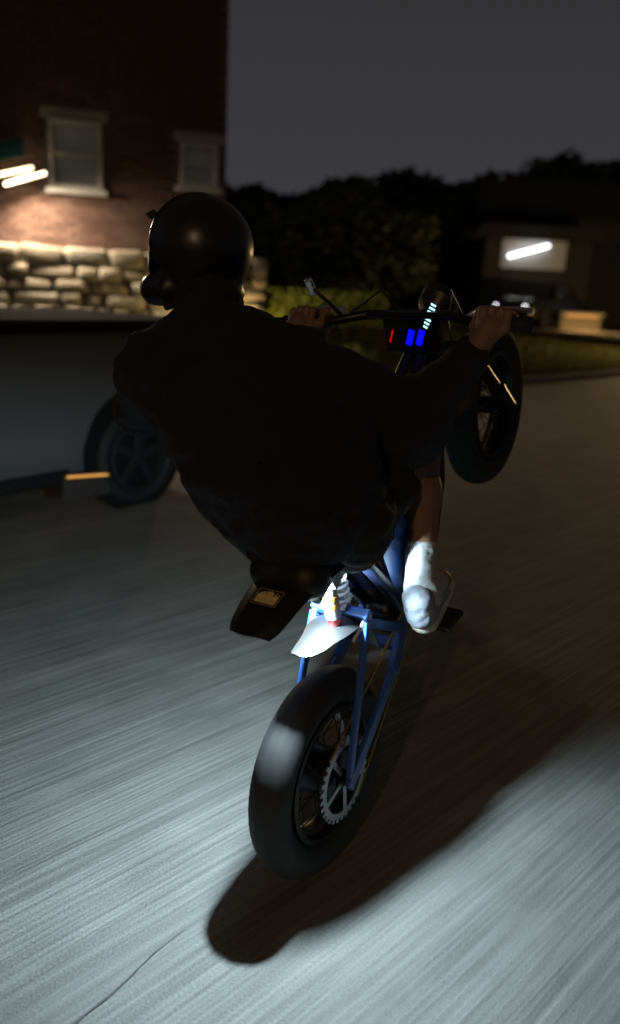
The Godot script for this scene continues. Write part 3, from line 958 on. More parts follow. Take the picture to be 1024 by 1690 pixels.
# ---------------------------------------------------------------- cars
func build_car(n: String, label: String, at: Vector3, dir: Vector3, body: Material, hood_h: float, roof_h: float, highlight_glow: bool, cab := 0.0) -> Node3D:
	# local: x forward, y up, z to the right side; origin on the ground between the axles
	var c := thing(n, label, "truck" if cab > 0 else "car", at, Basis(dir, Vector3.UP, dir.cross(Vector3.UP)))
	var hw := 0.91
	# lower body: sections along the length, rounded across
	var rows := []
	var secs := [[-2.2, 0.45, hood_h * 0.75, 0.72], [-2.13, 0.32, hood_h * 0.98, 0.86], [-1.7, 0.24, hood_h * 1.03, 0.91], [-0.9, 0.22, hood_h * 1.03, 0.92], [0.0, 0.22, hood_h * 1.0, 0.92], [0.8, 0.22, hood_h * 0.99, 0.92], [1.3, 0.23, hood_h * 0.97, 0.91], [1.9, 0.26, hood_h * 0.90, 0.88], [2.16, 0.3, hood_h * 0.78, 0.8], [2.26, 0.42, hood_h * 0.6, 0.66]]
	var fs := 1.5 if cab > 0 else 1.0
	for s in secs:
		if s[0] > 0.9: s[0] *= fs
		elif cab > 0: s[2] = hood_h
	var st := ST()
	for s in secs:
		var row := []
		var b: float = s[1]
		var t: float = s[2]
		var h: float = s[3]
		for q in [[-0.86, 0.0], [-0.97, 0.06], [-1.0, 0.3], [-1.0, 0.62], [-0.97, 0.86], [-0.9, 0.96], [-0.6, 1.02], [0.0, 1.04], [0.6, 1.02], [0.9, 0.96], [0.97, 0.86], [1.0, 0.62], [1.0, 0.3], [0.97, 0.06], [0.86, 0.0], [-0.86, 0.0]]:
			row.append(Vector3(s[0], lerpf(b, t, q[1]), q[0] * h))
		rows.append(row)
	sheet(st, rows)
	for e in [0, rows.size() - 1]:
		var cc := Vector3(secs[e][0], (secs[e][1] + secs[e][2]) / 2, 0)
		for j in rows[e].size() - 1:
			tri(st, cc, rows[e][j], rows[e][j + 1], Vector3(-1 if e == 0 else 1, 0, 0))
	obj("body", st, body, c)
	# cabin
	st = ST()
	rows = []
	for s in [[-1.75, hood_h * 1.02, 0.78], [-1.35, roof_h * 0.97, 0.66], [-0.6, roof_h, 0.66], [0.1, roof_h * 0.985, 0.65], [0.95, hood_h * 1.0, 0.76]]:
		var row := []
		for q in [[-1.0, 0.0], [-0.98, 0.5], [-0.93, 0.9], [-0.8, 1.0], [0.0, 1.02], [0.8, 1.0], [0.93, 0.9], [0.98, 0.5], [1.0, 0.0]]:
			row.append(Vector3(s[0] + cab * 1.9, lerpf(hood_h * 0.96, s[1], q[1]), q[0] * lerpf(0.84, s[2], q[1])))
		rows.append(row)
	sheet(st, rows)
	obj("cabin", st, body, c)
	for s in [-1.0, 1.0]:
		for wq in [[Vector2(-1.35, hood_h * 1.05), Vector2(-0.48, hood_h * 1.05), Vector2(-0.48, roof_h * 0.93), Vector2(-1.2, roof_h * 0.91)], [Vector2(-0.38, hood_h * 1.05), Vector2(0.62, hood_h * 1.05), Vector2(0.06, roof_h * 0.92), Vector2(-0.38, roof_h * 0.93)]]:
			st = ST()
			var q4 := []
			for v in wq: q4.append(Vector3(v.x + cab * 1.9, v.y, s * (lerpf(0.84, 0.655, (v.y - hood_h * 0.96) / (roof_h - hood_h * 0.96)) + 0.012)))
			var nn := Vector3(0, 0.4, s).normalized()
			quad(st, q4, [nn, nn, nn, nn])
			obj("window", st, M.dark_glass, c)
	st = ST()
	var ws := [Vector3(0.93, hood_h * 1.03, -0.7), Vector3(0.93, hood_h * 1.03, 0.7), Vector3(0.18, roof_h * 0.965, 0.58), Vector3(0.18, roof_h * 0.965, -0.58)]
	for i in 4: ws[i] += Vector3(0.03 + cab * 1.9, 0.02, 0)
	var wn := Vector3(0.6, 0.8, 0)
	quad(st, ws, [wn, wn, wn, wn])
	obj("windscreen", st, M.dark_glass, c)
	# wheels in dark arches
	for wx in [-1.35, 1.35 * fs]:
		for s in [-1.0, 1.0]:
			st = ST()
			lathe(st, [Vector2(0.0, 0.0), Vector2(0.0, 0.395), Vector2(-0.02, 0.395), Vector2(-0.02, 0.0)], Vector3(wx, 0.36, s * 0.932), Vector3(0, 0, s), 36)
			obj("wheel_arch", st, M.black_plastic, c)
			var wh := Node3D.new()
			wh.name = "wheel"
			c.add_child(wh, true)
			wh.position = Vector3(wx, 0.325, s * 0.86)
			st = ST()
			var prof := []
			for k in 14:
				var a := TAU * k / 14
				prof.append(Vector2(sin(a) * 0.11, 0.265 + cos(a) * 0.062))
			lathe(st, prof, Vector3.ZERO, Vector3(0, 0, 1), 36)
			obj("tyre", st, M.rubber, wh)
			st = ST()
			lathe(st, [Vector2(0.06, 0.215), Vector2(0.095, 0.225), Vector2(0.1, 0.2), Vector2(0.06, 0.19)], Vector3.ZERO, Vector3(0, 0, s), 32)
			for k in 5:
				var a := TAU * k / 5 + 0.4
				var d := Vector3(cos(a), sin(a), 0)
				bar(st, d * 0.02 + Vector3(0, 0, s * 0.085), d * 0.21 + Vector3(0, 0, s * 0.085), 0.065, 0.02, 0.006)
			lathe(st, [Vector2(0.07, 0.0), Vector2(0.07, 0.05), Vector2(0.1, 0.045), Vector2(0.105, 0.0)], Vector3.ZERO, Vector3(0, 0, s), 20)
			obj("rim", st, M.dull_alloy, wh)
	for s in [-1.0, 1.0]:
		st = ST()
		add_rbox(st, Transform3D(Basis(Vector3.UP, -s * 0.5), Vector3(2.14 * fs, hood_h * 0.66, s * 0.62)), Vector3(0.06, 0.12, 0.34), 0.02)
		obj("headlight", st, M.lamp_cool if highlight_glow else M.dark_glass, c)  # where it glows, it stands in for bright highlights on the car
		st = ST()
		add_rbox(st, Transform3D(Basis.IDENTITY, Vector3(0.1, 0.27, s * 0.925)), Vector3(1.9, 0.08, 0.05), 0.02)
		obj("sill", st, M.black_plastic, c)
		st = ST()
		add_rbox(st, Transform3D(Basis.IDENTITY, Vector3(0.66 + cab * 1.9, hood_h * 1.04, s * 0.98)), Vector3(0.14, 0.11, 0.16), 0.03)
		obj("wing_mirror", st, body, c)
	st = ST()
	add_rbox(st, Transform3D(Basis.IDENTITY, Vector3(2.2 * fs, 0.4, 0)), Vector3(0.1, 0.16, 1.5), 0.04)
	obj("bumper", st, M.black_plastic, c)
	return c

func sheet(st: SurfaceTool, rows: Array) -> void:
	var nr := rows.size()
	var nc: int = rows[0].size()
	var nn := []
	var cen := Vector3.ZERO
	for r in rows:
		for q in r: cen += q / (nr * nc)
	for i in nr:
		var r := []
		for j in nc:
			var a: Vector3 = rows[mini(i + 1, nr - 1)][j] - rows[maxi(i - 1, 0)][j]
			var b: Vector3 = rows[i][mini(j + 1, nc - 1)] - rows[i][maxi(j - 1, 0)]
			var n := a.cross(b).normalized()
			var o: Vector3 = rows[i][j] - cen
			o.x *= 0.1
			if n.dot(o) < 0: n = -n
			r.append(n)
		nn.append(r)
	for i in nr - 1:
		for j in nc - 1:
			quad(st, [rows[i][j], rows[i + 1][j], rows[i + 1][j + 1], rows[i][j + 1]], [nn[i][j], nn[i + 1][j], nn[i + 1][j + 1], nn[i][j + 1]])

# ---------------------------------------------------------------- houses and garden
const TH := 0.31415926
var HE := Vector3(cos(TH), 0, -sin(TH))
var HN := Vector3(sin(TH), 0, cos(TH))
const HP := Vector3(-1.537, 0, -12.668)

func HW(s: float, y: float, o: float) -> Vector3:
	return HP + HE * s + Vector3(0, y, 0) + HN * o

func build_house() -> void:
	var h := thing("brick_house", "tall red brick house with white framed windows behind the stone wall", "house", HP, Basis(HE, Vector3.UP, HN))
	var win := [Rect2(-2.55, 2.63, 0.73, 0.9), Rect2(-0.70, 2.80, 0.56, 0.6), Rect2(-6.2, 2.5, 1.1, 1.2)]
	var wall := CSGBox3D.new()
	wall.name = "wall"
	wall.size = Vector3(9.0, 9.0, 7.0)
	wall.position = Vector3(-4.5, 4.5, -3.52)
	wall.material = M.mortar
	h.add_child(wall)
	for r in win:
		var cut := CSGBox3D.new()
		cut.operation = CSGShape3D.OPERATION_SUBTRACTION
		cut.size = Vector3(r.size.x, r.size.y, 0.5)
		cut.position = Vector3(r.position.x + r.size.x / 2, r.position.y + r.size.y / 2, 0) - wall.position
		wall.add_child(cut)
	# bricks in running bond; those lit by the lamp are single, the rest joined
	var bm := rbox_mesh(Vector3(0.212, 0.064, 0.09), 0.005, 1)
	var cand := []
	for row in 96:
		var y := 1.5 + 0.075 * row + 0.0375
		if y > 8.9: break
		for k in 40:
			var s := -0.113 - 0.225 * k - (0.1125 if row % 2 else 0.0)
			if s < -8.9: continue
			var skip := false
			for r in win:
				if s + 0.11 > r.position.x and s - 0.11 < r.position.x + r.size.x and y + 0.03 > r.position.y - 0.08 and y - 0.03 < r.position.y + r.size.y + 0.16: skip = true
			if not skip: cand.append(Vector2(s, y))
	cand.sort_custom(func(a, b): return a.distance_to(Vector2(-2.2, 2.6)) < b.distance_to(Vector2(-2.2, 2.6)))
	var ms := [M.brick_a, M.brick_b, M.brick_c]
	var rest := []
	for i in cand.size():
		var pos := Vector3(cand[i].x, cand[i].y, -0.028 + rng.randf_range(-0.004, 0.004))
		if i < 300:
			obj("brick", bm, ms[rng.randi() % 3], h).position = pos
		else: rest.append(pos)
	var mm := MultiMesh.new()
	mm.transform_format = MultiMesh.TRANSFORM_3D
	mm.mesh = bm
	mm.instance_count = rest.size()
	for i in rest.size(): mm.set_instance_transform(i, Transform3D(Basis.IDENTITY, rest[i]))
	var mi := MultiMeshInstance3D.new()
	mi.name = "brickwork"
	mi.multimesh = mm
	mi.material_override = M.brick_b
	mi.set_meta("kind", "stuff")
	h.add_child(mi)
	for r in win:
		var w := Node3D.new()
		w.name = "window"
		h.add_child(w, true)
		w.position = Vector3(r.position.x + r.size.x / 2, r.position.y + r.size.y / 2, 0)
		var hx: float = r.size.x / 2
		var hy: float = r.size.y / 2
		var st := ST()
		for q in [[Vector3(-hx + 0.03, 0, 0.012), Vector3(0.06, hy * 2, 0.1)], [Vector3(hx - 0.03, 0, 0.012), Vector3(0.06, hy * 2, 0.1)], [Vector3(0, hy - 0.03, 0.01), Vector3(hx * 2 - 0.12, 0.06, 0.1)], [Vector3(0, -hy + 0.03, 0.01), Vector3(hx * 2 - 0.12, 0.06, 0.1)], [Vector3(0, 0.0, 0.0), Vector3(hx * 2 - 0.12, 0.045, 0.07)]]:
			add_rbox(st, Transform3D(Basis.IDENTITY, q[0]), q[1], 0.006, 1)
		obj("frame", st, M.white_paint, w)
		for k in 2:
			st = ST()
			add_rbox(st, Transform3D(Basis.IDENTITY, Vector3(0, (k - 0.5) * hy * 0.98, -0.02)), Vector3(hx * 2 - 0.12, hy * 0.92, 0.008), 0.001, 1)
			obj("pane", st, M.pane, w)
		st = ST()
		add_rbox(st, Transform3D(Basis.IDENTITY, Vector3(0, 0, -0.12)), Vector3(hx * 2 - 0.1, hy * 2 - 0.08, 0.01), 0.001, 1)
		obj("blind", st, M.blind, w)
		st = ST()
		add_rbox(st, Transform3D(Basis.IDENTITY, Vector3(0, -hy - 0.04, 0.03)), Vector3(hx * 2 + 0.12, 0.075, 0.14), 0.01)
		obj("sill", st, M.white_paint, w)
		st = ST()
		add_rbox(st, Transform3D(Basis.IDENTITY, Vector3(0, hy + 0.075, 0.0)), Vector3(hx * 2 + 0.2, 0.14, 0.06), 0.01)
		obj("lintel", st, M.stone_c, w)
	var st2 := ST()
	prism(st2, [Vector2(-3.9, 9.0), Vector2(3.9, 9.0), Vector2(0, 11.6)], Transform3D(Basis(Vector3(0, 0, -1), Vector3.UP, Vector3(1, 0, 0)), Vector3(-4.5, 0, -3.5)), 9.6)
	obj("roof", st2, M.roof, h)
	# awning and twin lamp, bulbs drawn out like light streaks, left of the window
	var a := thing("awning", "small teal awning on the brick wall above the twin lamp", "awning", HW(-3.3, 2.98, 0.02), Basis(HE, Vector3.UP, HN))
	st2 = ST()
	add_rbox(st2, Transform3D(Basis(Vector3(0, 0, 1), 0.28) * Basis(Vector3(1, 0, 0), 0.35), Vector3(-0.15, 0.0, 0.25)), Vector3(1.2, 0.03, 0.5), 0.01)
	obj("canopy", st2, M.teal, a)
	st2 = ST()
	add_rbox(st2, Transform3D(Basis(Vector3(0, 0, 1), 0.28), Vector3(-0.15, -0.14, 0.48)), Vector3(1.2, 0.12, 0.014), 0.004)
	obj("valance", st2, M.teal, a)
	for k in [[-3.01, 2.76, 0.28, 0.52, "short white lamp drawn out like a light streak close under the teal awning"], [-2.87, 2.68, 0.34, 0.60, "longer white lamp drawn out like a light streak that ends beside the white framed window"]]:
		var l := thing("wall_lamp", k[4], "lamp", HW(k[0], k[1], 0.0), Basis(HE, Vector3.UP, HN), "streak shaped lamps under the awning")
		st2 = ST()
		add_rbox(st2, Transform3D(Basis(Vector3(0, 0, 1), k[2]), Vector3(0, 0, 0.235)), Vector3(k[3], 0.04, 0.04), 0.008)
		bar(st2, Vector3(0, 0, 0.0), Vector3(0, 0, 0.22), 0.03, 0.03, 0.005)
		obj("streak_batten", st2, M.white_paint, l)
		st2 = ST()
		var d: Vector3 = Vector3(cos(k[2]), sin(k[2]), 0) * k[3] * 0.48
		tube(st2, [Vector3(0, 0, 0.285) - d, Vector3(0, 0, 0.285) + d], [0.022], 12)
		obj("light_tube", st2, M.lamp_white, l)
		var ol := SpotLight3D.new()
		ol.name = "wall_lamp_light"
		ol.light_color = Color(1.0, 0.9, 0.76)
		ol.light_energy = 9.0
		ol.light_size = 0.12
		ol.spot_range = 40.0
		ol.spot_attenuation = 2.0
		ol.spot_angle = 86.0
		ol.spot_angle_attenuation = 1.0
		ol.shadow_enabled = true
		add_child(ol)
		ol.look_at_from_position(HW(k[0], k[1] - 0.03, 0.42), HW(k[0] + 0.35, k[1] - 0.95, 0.7), Vector3.UP)
	# the stone retaining wall in front, stone by stone
	var rw := thing("stone_wall", "pale rough stone wall at the foot of the brick house", "wall", HW(0, 0, 0.2), Basis(HE, Vector3.UP, HN))
	st2 = ST()
	add_rbox(st2, Transform3D(Basis.IDENTITY, Vector3(-3.5, 0.83, -0.09)), Vector3(8.2, 1.66, 0.16), 0.02)
	obj("wall_core", st2, M.stone_b, rw)
	var var_mesh := []
	for k in 6: var_mesh.append(rough_stone(k))
	var yy := 0.0
	while yy < 1.72:
		var rh := rng.randf_range(0.13, 0.26)
		if yy + rh > 1.65: rh = 1.82 - yy
		var ss := 0.62
		while ss > -7.6:
			var ln := rng.randf_range(0.22, 0.7)
			var o := obj("stone", var_mesh[rng.randi() % 6], [M.stone_a, M.stone_b, M.stone_c][rng.randi() % 3], rw)
			o.transform = Transform3D(Basis.from_euler(Vector3(rng.randf_range(-0.06, 0.06), rng.randf_range(-0.05, 0.05), rng.randf_range(-0.04, 0.04))) * Basis.from_scale(Vector3(ln * 0.97, rh * 0.96, 0.3)), Vector3(ss - ln / 2, yy + rh / 2, -0.02 + rng.randf_range(-0.03, 0.03)))
			ss -= ln
		yy += rh

func rough_stone(sd: int) -> ArrayMesh:
	var r := RandomNumberGenerator.new()
	r.seed = 77 + sd
	var bx := rbox_mesh(Vector3.ONE, 0.16, 2)
	var a := bx.surface_get_arrays(0)
	var v: PackedVector3Array = a[Mesh.ARRAY_VERTEX]
	var f := FastNoiseLite.new()
	f.seed = sd * 13
	f.frequency = 0.9
	for i in v.size():
		v[i] += Vector3(f.get_noise_3d(v[i].x, v[i].y, v[i].z + 7.0), f.get_noise_3d(v[i].x + 9.0, v[i].y, v[i].z), f.get_noise_3d(v[i].x, v[i].y + 5.0, v[i].z)) * 0.11
	var st := ST()
	for i in v.size(): st.add_vertex(v[i])
	st.generate_normals()
	return st.commit()

func tree(label: String, at: Vector3, hgt: float, wid: float, n: int) -> void:
	var t := thing("tree", label, "tree", at, Basis.IDENTITY, "trees standing against the night sky")
	var st := ST()
	tube(st, [Vector3.ZERO, Vector3(0.08, hgt * 0.2, 0), Vector3(-0.05, hgt * 0.45, 0.1), Vector3(0.05, hgt * 0.7, 0)], [0.28, 0.2, 0.14, 0.05], 9)
	var tips := []
	for k in 9:
		var a := TAU * k / 9 + rng.randf() * 0.5
		var h0 := hgt * rng.randf_range(0.25, 0.6)
		var tip := Vector3(cos(a) * wid * rng.randf_range(0.4, 0.8), h0 + hgt * rng.randf_range(0.1, 0.3), sin(a) * wid * rng.randf_range(0.4, 0.8))
		tube(st, [Vector3(0, h0, 0), Vector3(0, h0, 0).lerp(tip, 0.5) + Vector3(0, 0.15, 0), tip], [0.09, 0.06, 0.02], 6)
		tips.append(tip)
	obj("trunk", st, M.bark, t)
	var cl := []
	for k in 34:
		var a := rng.randf() * TAU
		var e := rng.randf_range(-0.7, 1.0)
		var rr := sqrt(1.0 - minf(e * e, 0.95)) * wid * rng.randf_range(0.5, 1.0)
		cl.append([Vector3(cos(a) * rr, hgt * 0.56 + e * hgt * 0.38, sin(a) * rr), rng.randf_range(0.5, 1.1) * wid * 0.36])
	obj("crown", leaves(n, 0.19, func():
		var c: Array = cl[rng.randi() % cl.size()]
		var d := Vector3(rng.randfn(), rng.randfn(), rng.randfn()).normalized() * pow(rng.randf(), 0.5)
		return c[0] + d * c[1] * Vector3(1.1, 0.8, 1.1), [Color(0.03, 0.045, 0.018), Color(0.04, 0.05, 0.02), Color(0.025, 0.035, 0.016)]), M.leaf, t)

func build_surroundings() -> void:
	# lawn beyond the kerb; the road runs along RD, the lawn lies to its left
	var RD := Vector3(0.7071, 0, -0.7071)
	var RL := Vector3(-0.7071, 0, -0.7071)
	var off := 7.2
	var st := ST()
	var y := 0.12
	var rows := []
	for i in 25:
		var row := []
		for j in 31:
			var o := off + [0.0, 0.6, 1.4, 2.4, 4.0, 6.0, 9.0, 13.0, 18.0, 24.0, 30.0, 36.0, 42.0, 48.0, 54.0, 60.0, 70.0, 80.0, 90.0, 100.0, 110.0, 120.0, 130.0, 140.0, 150.0, 160.0, 170.0, 180.0, 190.0, 200.0, 210.0][j] as float
			var p := RL * o + RD * (-40.0 + 8.0 * i)
			row.append(p + Vector3(0, y + minf((o - off) * 0.035, 0.5) , 0))
		rows.append(row)
	sheet_up(st, rows)
	var l := obj("lawn", st, M.lawn, self)
	l.set_meta("kind", "structure")
	for k in 46:
		st = ST()
		add_rbox(st, Transform3D(Basis(RD, Vector3.UP, RD.cross(Vector3.UP)), RL * (off - 0.078) + RD * (-14.5 + 1.0 * k) + Vector3(0, 0.05, 0)), Vector3(0.985, 0.15, 0.15), 0.018)
		if k == 0:
			M.kerb_node = Node3D.new()
			M.kerb_node.name = "kerb"
			M.kerb_node.set_meta("kind", "structure")
			add_child(M.kerb_node)
		obj("kerb_stone", st, M.kerb, M.kerb_node)
	# grass blades along the verge
	var bl := ST()
	for q in [[-0.012, 0.0], [0.012, 0.35], [-0.004, -0.4]]:
		for v in [Vector3(q[0] - 0.005, 0, 0), Vector3(q[0] + 0.005, 0, 0), Vector3(q[0] + q[1] * 0.06, 0.09, q[1] * 0.05)]:
			bl.set_normal(Vector3(0, 0.6, 0.8))
			bl.add_vertex(v)
	var mm := MultiMesh.new()
	mm.transform_format = MultiMesh.TRANSFORM_3D
	mm.use_colors = true
	mm.mesh = bl.commit()
	mm.instance_count = 26000
	for i in mm.instance_count:
		var o := off + 0.02 + pow(rng.randf(), 1.4) * 9.0
		var p := RL * o + RD * rng.randf_range(2.0, 26.0) + Vector3(0, y + minf((o - off) * 0.035, 0.5), 0)
		mm.set_instance_transform(i, Transform3D(Basis(Vector3.UP, rng.randf() * TAU) * Basis.from_scale(Vector3(1.6, rng.randf_range(0.6, 1.5), 1.6)), p))
		mm.set_instance_color(i, [Color(0.07, 0.1, 0.025), Color(0.1, 0.11, 0.035), Color(0.13, 0.11, 0.05)][rng.randi() % 3])
	var mi := MultiMeshInstance3D.new()
	mi.name = "grass"
	mi.multimesh = mm
	mi.material_override = M.leaf
	meta(mi, "short grass on the verge beyond the kerb", "grass", "", "stuff")
	add_child(mi)
	# hedge and garden plants right of the brick house
	var hd := thing("hedge", "clipped yellow-green hedge beside the brick house corner", "hedge", Vector3(-0.2, 0.3, -12.9))
	obj("foliage", leaves(9000, 0.032, func(): return Vector3(rng.randf_range(-1.2, 1.25), 0.6 + (rng.randf() * 0.5 + 0.02 * rng.randfn()), rng.randf_range(-0.3, 0.3)), [Color(0.16, 0.2, 0.025), Color(0.2, 0.23, 0.035), Color(0.12, 0.16, 0.025)]), M.leaf, hd)
	st = ST()
	for k in 9: tube(st, [Vector3(-1.1 + 0.28 * k, 0, 0.02 * (k % 3)), Vector3(-1.05 + 0.28 * k, 0.5, 0.0), Vector3(-1.1 + 0.29 * k, 0.9, 0.05)], [0.025, 0.02, 0.01], 6)
	obj("stems", st, M.bark, hd)
	for k in [[Vector3(-0.96, 0.3, -12.2), 0.45, 0.28, "round yellow-green shrub beside the terracotta post"], [Vector3(0.47, 0.2, -12.0), 0.3, 0.3, "low pale green shrub at the edge of the lawn"]]:
		var sb := thing("garden_shrub", k[3], "shrub", k[0], Basis.IDENTITY, "shrubs on the lawn")
		var kh: float = k[1]
		var kw: float = k[2]
		obj("foliage", leaves(1500, 0.03, func(): return Vector3(rng.randfn() * kw * 0.5, 0.05 + kh * clampf(0.6 + rng.randfn() * 0.22, 0.0, 1.3), rng.randfn() * kw * 0.45), [Color(0.14, 0.18, 0.03), Color(0.18, 0.2, 0.06), Color(0.1, 0.14, 0.03)]), M.leaf, sb)
	var gp := thing("garden_post", "short terracotta coloured gate post at the end of the hedge", "post", Vector3(-1.12, 0.3, -12.55))
	st = ST()
	add_rbox(st, Transform3D(Basis.IDENTITY, Vector3(0, 0.38, 0)), Vector3(0.24, 0.76, 0.24), 0.01)
	obj("shaft", st, M.terracotta, gp)
	st = ST()
	add_rbox(st, Transform3D(Basis.IDENTITY, Vector3(0, 0.79, 0)), Vector3(0.3, 0.07, 0.3), 0.015)
	obj("cap", st, M.stone_b, gp)
	# lamps added to brighten the garden: one at the hedge, one on the verge
	for k in [[Vector3(-1.35, 0.28, -12.05), 0.5, 2.4, "short lamp added to brighten the hedge, between the terracotta post and the stone wall"], [Vector3(10.4, 0.3, -21.0), 1.3, 24.0, "unseen lamp post added to brighten the grass verge beyond the driveway"]]:
		var gd := thing("added_garden_lamp", k[3], "lamp", k[0], Basis.IDENTITY, "added garden lamps")
		st = ST()
		tube(st, [Vector3.ZERO, Vector3(0, k[1], 0)], [0.03], 10)
		obj("post", st, M.black_metal, gd)
		st = ST()
		tube(st, [Vector3(0, k[1] + 0.005, 0), Vector3(0, k[1] + 0.12, 0)], [0.05], 14)
		obj("bulb", st, M.lamp_warm, gd)
		st = ST()
		lathe(st, [Vector2(0.0, 0.09), Vector2(0.0, 0.0), Vector2(0.05, 0.0)], Vector3(0, k[1] + 0.13, 0), Vector3.UP, 20)
		obj("cap", st, M.black_metal, gd)
		var gb := OmniLight3D.new()
		gb.name = "added_garden_lamp_light"
		gb.light_color = Color(1.0, 0.84, 0.55)
		gb.light_energy = k[2]
		gb.light_size = 0.05
		gb.omni_range = 30.0
		gb.omni_attenuation = 2.0
		gb.shadow_enabled = true
		gd.add_child(gb)
		gb.position = Vector3(0, k[1] + 0.06, 0)
	# cars
	build_car("pickup_truck", "grey pickup truck parked along the street behind the rider's elbow", Vector3(-2.68, 0, -4.32), Vector3(-0.6, 0, 0.8), M.car_grey, 1.1, 1.75, false, 0.75)
	var tk := get_node("pickup_truck")
	st = ST()
	add_rbox(st, Transform3D(Basis.IDENTITY, Vector3(-1.05, 1.148, 0)), Vector3(2.1, 0.03, 1.66), 0.012)  # dark cover added so the bed top does not show lit
	obj("added_bed_cover", st, M.black_cloth, tk)
	st = ST()
	add_rbox(st, Transform3D(Basis.IDENTITY, Vector3(-0.95, 0.2, -0.945)), Vector3(0.34, 0.16, 0.03), 0.01)
	obj("marker_plate", st, M.siding, tk)
	st = ST()
	add_rbox(st, Transform3D(Basis(Vector3(0, 0, 1), 0.1), Vector3(-0.95, 0.262, -0.962)), Vector3(0.3, 0.014, 0.012), 0.004)
	obj("amber_marker", st, M.lamp_amber, tk).set_meta("label", "thin glowing amber side marker low on the truck")
	build_car("driveway_car", "dark car with headlights made to glow as bright highlights, standing in front of the garage", Vector3(7.6, 0.55, -28.2), Vector3(-0.62, 0, 0.785), M.car_dark, 0.98, 1.5, true)
	st = ST()
	add_rbox(st, Transform3D(Basis(Vector3.UP, 0.67), Vector3(7.6, 0.5, -27.5)), Vector3(3.2, 0.11, 9.0), 0.01)
	var dw := obj("driveway", st, M.kerb, self)
	dw.set_meta("kind", "structure")
	# garage with a lit white front above its door
	var g := thing("garage", "low dark garage with a white lamp-lit panel above its door", "garage", Vector3(8.2, 0.5, -32.4), Basis(Vector3.UP, 0.0))
	var gw := CSGBox3D.new()
	gw.name = "wall"
	gw.size = Vector3(4.2, 3.2, 5.0)
	gw.position = Vector3(0.3, 1.6, -2.5)
	gw.material = M.siding
	g.add_child(gw)
	st = ST()
	add_rbox(st, Transform3D(Basis.IDENTITY, Vector3(0.1, 2.68, 0.05)), Vector3(2.55, 1.1, 0.08), 0.01)
	obj("white_panel", st, M.white_paint, g)
	for k in 4:
		st = ST()
		add_rbox(st, Transform3D(Basis.IDENTITY, Vector3(0.1, 0.26 + 0.5 * k, 0.03)), Vector3(2.5, 0.485, 0.05), 0.012)
		obj("door_panel", st, M.siding, g)
	st = ST()
	prism(st, [Vector2(-2.4, 3.22), Vector2(3.0, 3.22), Vector2(2.6, 3.75), Vector2(-2.0, 3.75)], Transform3D(Basis.IDENTITY, Vector3(0, 0, -2.4)), 5.6)
	obj("roof", st, M.roof, g)
	var gl := thing("garage_lamp", "long white lamp glowing on the white garage panel", "lamp", Vector3(8.15, 3.3, -32.3))
	st = ST()
	add_rbox(st, Transform3D(Basis(Vector3(0, 0, 1), 0.3), Vector3(-0.1, 0, 0.05)), Vector3(1.7, 0.07, 0.06), 0.01)
	obj("fitting", st, M.white_paint, gl)
	st = ST()
	var dd := Vector3(cos(0.3), sin(0.3), 0) * 0.8
	tube(st, [Vector3(-0.1, 0, 0.13) - dd, Vector3(-0.1, 0, 0.13) + dd], [0.06], 12)
	obj("light_tube", st, M.lamp_cool, gl)
	var ga := OmniLight3D.new()
	ga.name = "garage_lamp_light"
	ga.light_color = Color(0.98, 0.98, 1.0)
	ga.light_energy = 0.13
	ga.light_size = 0.2
	ga.omni_range = 60.0
	ga.omni_attenuation = 2.0
	ga.shadow_enabled = true
	gl.add_child(ga)
	ga.position = Vector3(-0.1, 0.0, 0.6)
	# low garden wall with a warm strip of light over the grass
	var gwl := thing("garden_wall", "low brick garden wall with a warm light strip by the driveway", "wall", Vector3(8.6, 0.45, -26.6), Basis(Vector3.UP, 0.25))
	st = ST()
	add_rbox(st, Transform3D(Basis.IDENTITY, Vector3(0, 0.3, 0)), Vector3(1.5, 0.6, 0.25), 0.01)
	obj("wall_body", st, M.stone_b, gwl)
	st = ST()
	add_rbox(st, Transform3D(Basis.IDENTITY, Vector3(0, 0.64, 0)), Vector3(1.6, 0.08, 0.42), 0.015)
	obj("coping", st, M.stone_c, gwl)
	st = ST()
	add_rbox(st, Transform3D(Basis.IDENTITY, Vector3(0, 0.575, 0.16)), Vector3(1.2, 0.04, 0.04), 0.01)
	obj("light_strip", st, M.lamp_warm, gwl)
	var wl := AreaLight3D.new()
	wl.name = "garden_wall_light"
	wl.light_color = Color(1.0, 0.74, 0.42)
	wl.light_energy = 3.0
	wl.area_size = Vector2(1.2, 0.05)
	wl.area_range = 30.0
	wl.area_attenuation = 2.0
	wl.shadow_enabled = true
	gwl.add_child(wl)
	wl.position = Vector3(0, 0.56, 0.2)
	wl.rotation = Vector3(-0.35, PI, 0)
	# a dim house behind
	var fh := thing("far_house", "dim brown house with a dark roof behind the garage", "house", Vector3(14.0, 0.5, -37.0), Basis(Vector3.UP, -0.1))
	var fw := CSGBox3D.new()
	fw.name = "wall"
	fw.size = Vector3(13.0, 4.6, 7.0)
	fw.position = Vector3(0, 2.3, -3.5)
	fw.material = M.siding
	fh.add_child(fw)
	st = ST()
	prism(st, [Vector2(-4.2, 4.6), Vector2(4.2, 4.6), Vector2(0, 6.6)], Transform3D(Basis(Vector3(0, 0, -1), Vector3.UP, Vector3(1, 0, 0)), Vector3(0, 0, -3.5)), 13.8)
	var rf := obj("roof", st, M.roof, fh)
	st = ST()
	add_rbox(st, Transform3D(Basis.IDENTITY, Vector3(2.5, 6.6, -3.0)), Vector3(0.7, 1.5, 0.6), 0.02)
	obj("chimney", st, M.brick_b, rf)
